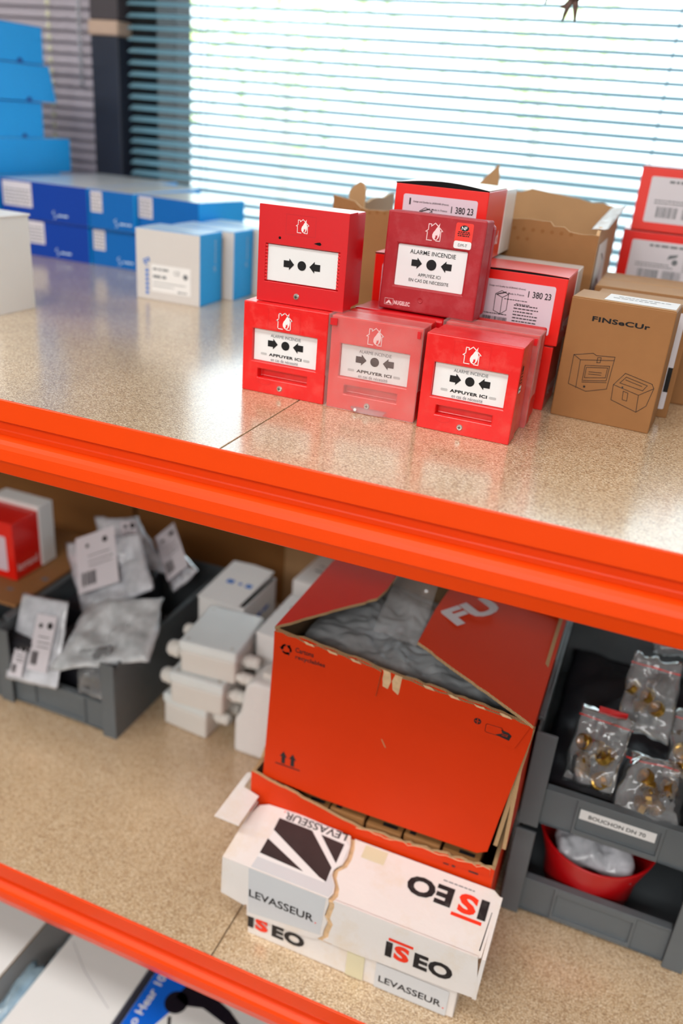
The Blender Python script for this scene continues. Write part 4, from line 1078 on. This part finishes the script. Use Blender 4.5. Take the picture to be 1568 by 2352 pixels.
# clear zip bags with brass fittings in the upper right bin
specs = [((.005, .262, .222), (.068, .258, .222), (.078, .320, .300), (.010, .325, .300), 'clear zip bag of brass caps, leftmost in the named bin', 1),
         ((.070, .252, .205), (.150, .250, .212), (.155, .315, .262), (.078, .315, .258), 'clear zip bag of brass caps resting on the lip of the named bin', 2),
         ((.055, .345, .262), (.125, .330, .270), (.120, .400, .350), (.060, .410, .345), 'clear bag with a folded loop top, behind the others in the named bin', 3),
         ((.120, .300, .245), (.190, .295, .250), (.195, .370, .300), (.125, .375, .300), 'clear red-lined bag at the right edge in the named bin', 4)]
for A, B, C_, D_, lb, sd in specs:
    o = Vector(A); t = thing('zip_bag', lb, 'bag', (o.x, o.y, L + o.z), 0, 'zip bags of brass caps')
    q = [tuple(Vector(p) - o) for p in (A, B, C_, D_)]
    crumple('film', 'film', q, 26, 22, .017, .010, 48, sd + 40, t, True, (0, -1, 1))
    R = random.Random(sd); A_, B_, CC, DD = [Vector(p) for p in q]
    n_ = (B_ - A_).cross(DD - A_).normalized()
    for k in range(9 if sd != 3 else 4):
        u = R.uniform(.2, .8); v = R.uniform(.12, .62); c = A_ * (1 - u) * (1 - v) + B_ * u * (1 - v) + CC * u * v + DD * (1 - u) * v + n_ * R.uniform(-.006, .005)
        ax = Vector((R.uniform(-1, 1), R.uniform(-1, 0), R.uniform(-.3, 1)))
        lathe('brass_cap', ['brass'], [(.0, 0), (.0095, 0), (.0105, .002), (.0105, .009), (.0085, .010), (.0085, .004), (0, .004)], c, ax, t, 14)
    m0 = A_.lerp(DD, .86); m1 = B_.lerp(CC, .86)
    pts = [m0.lerp(m1, i / 8) + n_ * (.004 + .003 * math.sin(i * 1.3 + sd)) for i in range(9)]
    tube('zip_line', ['redpaper2'], pts, .0011, t, 5)
    if sd == 1: box('red_tab', ['redcup'], (.026, .062, .058, .060, .074, .084), t, .001)
# filler: dark film deeper in the bin
t = thing('dark_film_bag', 'dark crumpled film bag at the bottom of the named bin', 'bag', (.0, .27, L + .165))
crumple('film', 'darkdev', [(-.02, .005, .02), (.19, .005, .02), (.19, .30, .06), (-.02, .30, .06)], 26, 26, .02, .012, 26, 51, t, True, (0, 0, 1))
t = thing('dark_film_bag', 'brownish hazy film bag leaning at the far back of the named bin', 'bag', (.0, .50, L + .20))
crumple('film', 'film', [(.09, .03, .08), (.19, .03, .08), (.19, .07, .20), (.07, .07, .21)], 20, 20, .015, .012, 26, 52, t, True, (0, -1, 0))

# ================================================================== BAGS IN THE LEFT BIN
def labelled_bag(name, label, quad, m='film_mid', thick=.012, amp=.006, seed=0, lab=None, core=None, group='clear bags heaped in the left bin'):
    o = Vector(quad[3]); t = thing(name, label, 'bag', (o.x, o.y, L + o.z), 0, group)
    TLq, TRq, BRq, BLq = [Vector(p) - o for p in quad]
    q = [BLq, BRq, TRq, TLq]
    nn = (BRq - BLq).cross(TLq - BLq).normalized()
    if nn.y > 0: nn = -nn
    crumple('film', m, [tuple(p) for p in q], 30, 26, thick, amp, 34, seed, t, True, tuple(nn))
    if core:
        a, b, c_, d_ = core; P = lambda u, v: BLq * (1 - u) * (1 - v) + BRq * u * (1 - v) + TRq * u * v + TLq * (1 - u) * v
        crumple('contents', 'darkdev', [tuple(P(a, b) - nn * .004), tuple(P(c_, b) - nn * .004), tuple(P(c_, d_) - nn * .004), tuple(P(a, d_) - nn * .004)], 12, 12, thick * .7, .002, 20, seed + 5, t, True, tuple(nn))
    for (a, b, c_, d_) in (lab or []):
        P = lambda u, v: BLq * (1 - u) * (1 - v) + BRq * u * (1 - v) + TRq * u * v + TLq * (1 - u) * v
        o2 = P(a, b) + nn * (thick * 1.25 + .002); U = P(c_, b) - P(a, b); V = P(a, d_) - P(a, b)
        V = V - U.normalized() * V.dot(U.normalized()) * .6
        fr = Fr(o2, U, V); fr.n = nn; lw, lh = U.length, V.length
        lb = slab('paper_label', ['label_grey'], fr, [(0, 0), (lw, 0), (lw, lh), (0, lh)], .0004, t)
        deco('label_print', 'black_worn', fr, bars(lw * .1, lw * .48, lh * .10, lh * .34, 12) + [circ(lw * .75, lh * .82, .006, 12), circ(lw * .3, lh * .80, .004, 12)] + words(lw * .3, lw * .9, lh * .42, .0016) + words(lw * .3, lw * .9, lh * .50, .0016) + words(lw * .3, lw * .85, lh * .6, .0016), [], lb, .0006)
    return t


labelled_bag('clear_bag', 'flat clear bag with tall white label, standing at the front left of the bin', [(-.926, .352, .178), (-.826, .350, .190), (-.797, .272, .070), (-.907, .272, .056)], 'film_mid', .004, .003, 61, [(.42, .16, .80, .80), (.12, .05, .35, .45)])
labelled_bag('clear_bag', 'large clear bag with a big square barcode label, on top of the heap', [(-.953, .5, .200), (-.772, .48, .277), (-.705, .42, .212), (-.841, .40, .128)], 'film_mid', .014, .008, 62, [(.12, .22, .68, .95)], (.05, .05, .95, .6))
labelled_bag('clear_bag', 'hazy clear bag at the back top of the heap', [(-.945, .58, .225), (-.845, .58, .250), (-.740, .52, .190), (-.850, .50, .160)], 'film_mid', .018, .010, 63, [(.45, .35, .75, .8)], (.2, .1, .8, .6))
labelled_bag('clear_bag', 'bluish bag with folded white sheet, right end of the heap', [(-.822, .60, .200), (-.768, .58, .222), (-.665, .50, .222), (-.700, .47, .180)], 'film_mid', .010, .006, 64, [(.1, .1, .9, .9)], (.0, .0, .8, .4))
labelled_bag('milky_bag', 'milky crumpled plastic bag sprawled across the heap', [(-.830, .42, .160), (-.680, .42, .205), (-.640, .31, .155), (-.815, .275, .100)], 'film_milky', .016, .012, 65, None, (.55, .1, .9, .7))
labelled_bag('dark_bag', 'shiny clear bag of dark parts at the front right of the bin', [(-.780, .31, .130), (-.712, .31, .165), (-.700, .285, .070), (-.765, .285, .068)], 'film', .014, .008, 66, None, (.05, .05, .95, .95))
for k, (x, y, z, yw) in enumerate(((-.90, .33, .01, 5), (-.82, .36, .01, -8), (-.76, .42, .01, 12), (-.88, .46, .01, 0), (-.80, .52, .02, 20), (-.74, .33, .01, -3))):
    t = thing('dark_device', 'black plastic device inside the heap of clear bags', 'device', (x, y, L + z), yw, 'black devices under the bags in the left bin')
    box('body', ['darkdev'], (-.03, .03, -.035, .035, 0, .11 if z < .015 else .15), t, .003)
    box('lid', ['darkdev'], (-.027, .027, -.032, .032, .11 if z < .015 else .15, .114 if z < .015 else .154), t, .002)

# ================================================================== GREY JUNCTION BOXES
def gland(t, p, ax, r=.0125):
    p = Vector(p); ax = Vector(ax).normalized()
    g = lathe('cable_gland', ['abs'], [(0, 0), (r * .72, 0), (r * .72, .006), (r * 1.0, .007), (r * 1.0, .015), (r * .92, .016), (r * .92, .024), (r * .66, .029), (r * .45, .029), (r * .45, .022), (0, .022)], p, ax, t, 14)


def jbox(label, loc, w, d, h, yaw, gl, pitch=0):
    t = thing('junction_box', label, 'box', loc, yaw, 'grey junction boxes in a stack', pitch)
    zl = h * .70
    box('base', ['abs'], (.0015, w - .0015, .0015, d - .0015, 0, zl), t, .005, seg=3)
    box('lid', ['abs_top'], (0, w, 0, d, zl + .0005, h), t, .004, seg=3)
    for x in (.012, w - .012):
        for y in (.012, d - .012):
            lathe('lid_screw', ['metal'], [(0, 0), (.003, 0), (.003, .0008), (0, .0008)], (x, y, h - .0003), (0, 0, 1), t, 10)
    for side, y, z, r in gl:
        gland(t, (.001 if side < 0 else w - .001, y, z), (side, 0, 0), r)
    return t


jbox('grey junction box at the bottom of the stack', (-.6470, .3530, L), .089, .085, .0640, -5, ((1, .03, .035, .012), (1, .06, .035, .012)))
jbox('grey junction box in the middle of the stack, fat gland on its left', (-.6230, .3350, L + .0650), .099, .115, .0610, 2, ((-1, .030, .030, .0145), (1, .028, .030, .0115), (1, .075, .030, .0115)))
jbox('grey junction box with shiny lid on top of the stack', (-.6080, .3420, L + .1265), .100, .120, .0610, 5, ((-1, .022, .028, .0145), (-1, .080, .028, .0115), (1, .035, .028, .0115), (1, .010, .012, .0095)))

# ---- white cartons around the junction boxes
t = thing('white_carton', 'tall white carton with blue print and a half-open lid behind the junction boxes', 'box', (-.652, .478, L), -1)
box('body', ['white_card'], (0, .090, 0, .125, 0, .186), t, .0015)
slab('lid_flap', ['white_card'], Fr((0, -.004, .188), (1, 0, 0), (0, 1, .07)), [(0, 0), (.080, .0), (.084, .13), (.04, .134), (0, .13)], .0012, t)
deco('lid_print', 'blue_print', Fr((0, -.004, .188), (1, 0, 0), (0, 1, .07)), [rect(.022, .060, .036, .072), circ(.049, .066, .004, 10), rect(.060, .060, .072, .072)], parent=t)
deco('side_print', 'blue_print', right(.090), words(.02, .10, .14, .008) + words(.03, .09, .11, .005), parent=t)
deco('open_gap', 'dark', topf(.186), [[(.078, .004), (.088, .004), (.089, .120), (.083, .120)]], parent=t)
t = thing('white_carton', 'long white carton lying between the junction boxes and the orange carton', 'box', (-.5085, .4200, L), 0)
box('body', ['white_card'], (0, .042, 0, .135, 0, .188), t, .003, warp=.001)
box('lid', ['white_card'], (-.001, .043, -.001, .136, .186, .190), t, .001)
deco('print', 'grey_print', topf(.190), [rect(.018, .09, .034, .10)], parent=t)
t = thing('white_carton', 'white carton with fine print at the back, just under the beam', 'box', (-.527, .6000, L), -3)
box('body', ['white_card'], (0, .11, 0, .15, 0, .193), t, .002)
deco('print', 'grey_print', topf(.193), words(.02, .08, .05, .006) + words(.02, .08, .07, .004), parent=t)
t = thing('white_canister', 'white plastic canister with sloping shoulders, tucked beside the orange carton', 'canister', (-.5060, .3450, L))
slab('body', ['white_card'], Fr((0, 0, 0), (1, 0, 0), (0, 0, 1)), [(.0, 0), (.105, 0), (.105, .150), (.030, .150), (.018, .138), (.012, .105), (.010, .085), (.0, .066)], .06, t, .006)
box('cap', ['abs'], (.04, .08, .015, .05, .150, .162), t, .003)

# ---- back of the lower shelf: big brown cartons
for nm, x0, x1, zt, yb, lb in (('a', -1.60, -1.010, .31, .80, 'big plain brown carton at the back left of the lower shelf'), ('b', -1.000, -.632, .30, .80, 'big plain brown carton at the back, middle of the lower shelf'),
                               ):
    t = thing('large_brown_carton', lb, 'box', (x0, yb, L))
    box('body', ['kraft_dark'], (0, x1 - x0, 0, .2, 0, zt), t, .003)
    deco('seam_tape', 'kraft', front(0), [rect(.0, zt * .02, .004, zt)], parent=t)
    box('top_flap', ['kraft'], (.002, x1 - x0 - .002, .002, .098, zt, zt + .003), t, .001)
t = thing('large_brown_carton', 'light brown carton with a hand hole, catching light behind the orange carton', 'box', (-.626, .780, L))
box('body', ['kraft_light'], (0, .20, 0, .22, 0, .31), t, .003)  # paler card than its neighbours: window light put into the colour
deco('hand_hole', 'dark', front(0), [rrect(.030, .195, .055, .215, .006)], parent=t)
deco('hole_rim', 'white_card', front(0), stroke(rrect(.030, .192, .057, .215, .006), .003, True), parent=t, e=.0005)
t = thing('large_brown_carton', 'dark brown carton at the back right of the lower shelf', 'box', (-.40, .780, L))
box('body', ['kraft_dark'], (0, .9, 0, .22, 0, .33), t, .003)
box('top_flap', ['kraft'], (.002, .898, .002, .1, .33, .333), t, .001)
t = thing('cardboard_sheet', 'brown cardboard sheet laid across the left bins under the red carton', 'cardboard', (-1.27, .340, L + .1495))
box('sheet', ['kraft'], (0, .336, 0, .27, 0, .0065), t, .001)
deco('print', 'grey_print', topf(.0065), [rect(.285, .035, .297, .042), rect(.315, .09, .327, .10)], parent=t)
t = thing('red_carton', 'red carton with white lettering on its side, on the brown cardboard sheet at left', 'box', (-1.092, .405, L + .1565), 0)
box('sleeve', ['redpaper'], (0, .105, 0, .067, 0, .114), t, .001)
box('inner_tray', ['white_card'], (.001, .108, .0675, .105, .001, .122), t, .001)
deco('front_label', 'label', front(0), [rrect(.01, .015, .088, .085, .003)], parent=t)
deco('side_lettering', 'pink_print', right(.105), [], [('legrand', .006, .012, .058, .032, .02)], t)
t = thing('white_carton', 'small white carton inside the bin cut off by the left edge', 'box', (-1.03, .310, L + .008), 14)
box('body', ['white_card'], (-.07, .05, -.005, .035, 0, .112), t, .002)
deco('print', 'grey_print', topf(.112), words(-.05, .04, .015, .003), parent=t)

# ================================================================== BOTTOM LEVEL
Zb = L - .30
t = thing('white_carton', 'wide white corrugated carton at the bottom left corner, lid edge showing its core', 'box', (-1.10, -.16, 0.0))
zb = Zb
box('body', ['white_card'], (0, .345, .01, .40, 0, zb - .006), t, .002)
slab('lid', ['white_card', 'kraft', 'kraft_edge'], topf(zb), [(-.005, 0), (.359, 0), (.359, .42), (-.005, .42)], .005, t)
t = thing('white_carton', 'white carton with a creased lid beside the blue headset box, bottom level', 'box', (-.687, -.18, 0.0))
box('body', ['white_card'], (0, .148, 0, .43, 0, zb), t, .002)
slab('lid_side_shade', ['card_shadow'], right(.1485, 0), [(0, zb - .05), (.43, zb - .05), (.43, zb - .001), (0, zb - .001)], .0005, t)  # dark grey strip: shade on the white lid's side put into the colour
deco('lid_crease_shade', 'card_shadow', topf(zb), stroke([(.01, .305), (.06, .27), (.10, .25), (.13, .235)], .0006), parent=t)
hb = thing('headset_box', 'blue and white headset carton with a headset picture, bottom level', 'box', (-.528, -.18, 0.0))
zc = zb - .004
box('body', ['white_card'], (0, .30, 0, .42, 0, zc), hb, .0015)
tf = topf(zc)
deco('blue_band', 'hs_blue', tf, [[(.001, .001), (.028, .001), (.046, .24), (.062, .285), (.075, .31), (.075, .419), (.001, .419)]], parent=hb)
deco('box_lettering', 'white_card', Fr((.0225, .2310, zc), (0, 1, 0), (-1, 0, 0)), [], [('o Hear 10', 0, 0, .088, .0145, .02)], hb, .0006)
arc = [(.058 + .20 * (i / 12), .330 - .055 * (i / 12) ** 1.2) for i in range(13)]
band = [(x - .0 * k, y + .018) for k, (x, y) in enumerate(arc)]
deco('headset_picture', 'hs_black', tf, [circ(.058, .289, .0185, 28, 1.0), [(.052, .296), (.058, .322), (.10, .324), (.14, .312), (.19, .285), (.24, .245), (.235, .238), (.20, .262), (.15, .288), (.10, .298), (.075, .290)]] + stroke([(.062, .263), (.070, .248), (.085, .238), (.105, .240), (.115, .252), (.118, .262)], .005), parent=hb, e=.0007)
t = thing('bottle_bag', 'pale blue clear bags squeezed between the two white cartons, bottom level', 'bag', (-.715, .05, Zb - .055))
crumple('film', 'film_blue', [(-.018, -.10, .0), (.022, -.10, .0), (.022, .04, .02), (-.018, .04, .02)], 26, 14, .014, .008, 50, 71, t, True, (0, 0, 1))
crumple('contents', 'white_gloss_b', [(-.014, -.09, -.008), (.018, -.09, -.008), (.018, .03, .004), (-.014, .03, .004)], 16, 10, .008, .005, 50, 72, t, True, (0, 0, 1))
t = thing('bottle_bag', 'pale blue clear bag tip poking up behind the knotted one, bottom level', 'bag', (-.700, .13, Zb - .045))
crumple('film', 'film_blue', [(-.012, -.035, .0), (.012, -.035, .0), (.012, .045, .01), (-.012, .045, .0)], 16, 14, .012, .006, 50, 73, t, True, (0, 0, 1))
crumple('contents', 'white_gloss_b', [(-.008, -.03, -.008), (.01, -.03, -.008), (.01, .03, .004), (-.008, .03, .004)], 12, 10, .006, .004, 50, 74, t, True, (0, 0, 1))
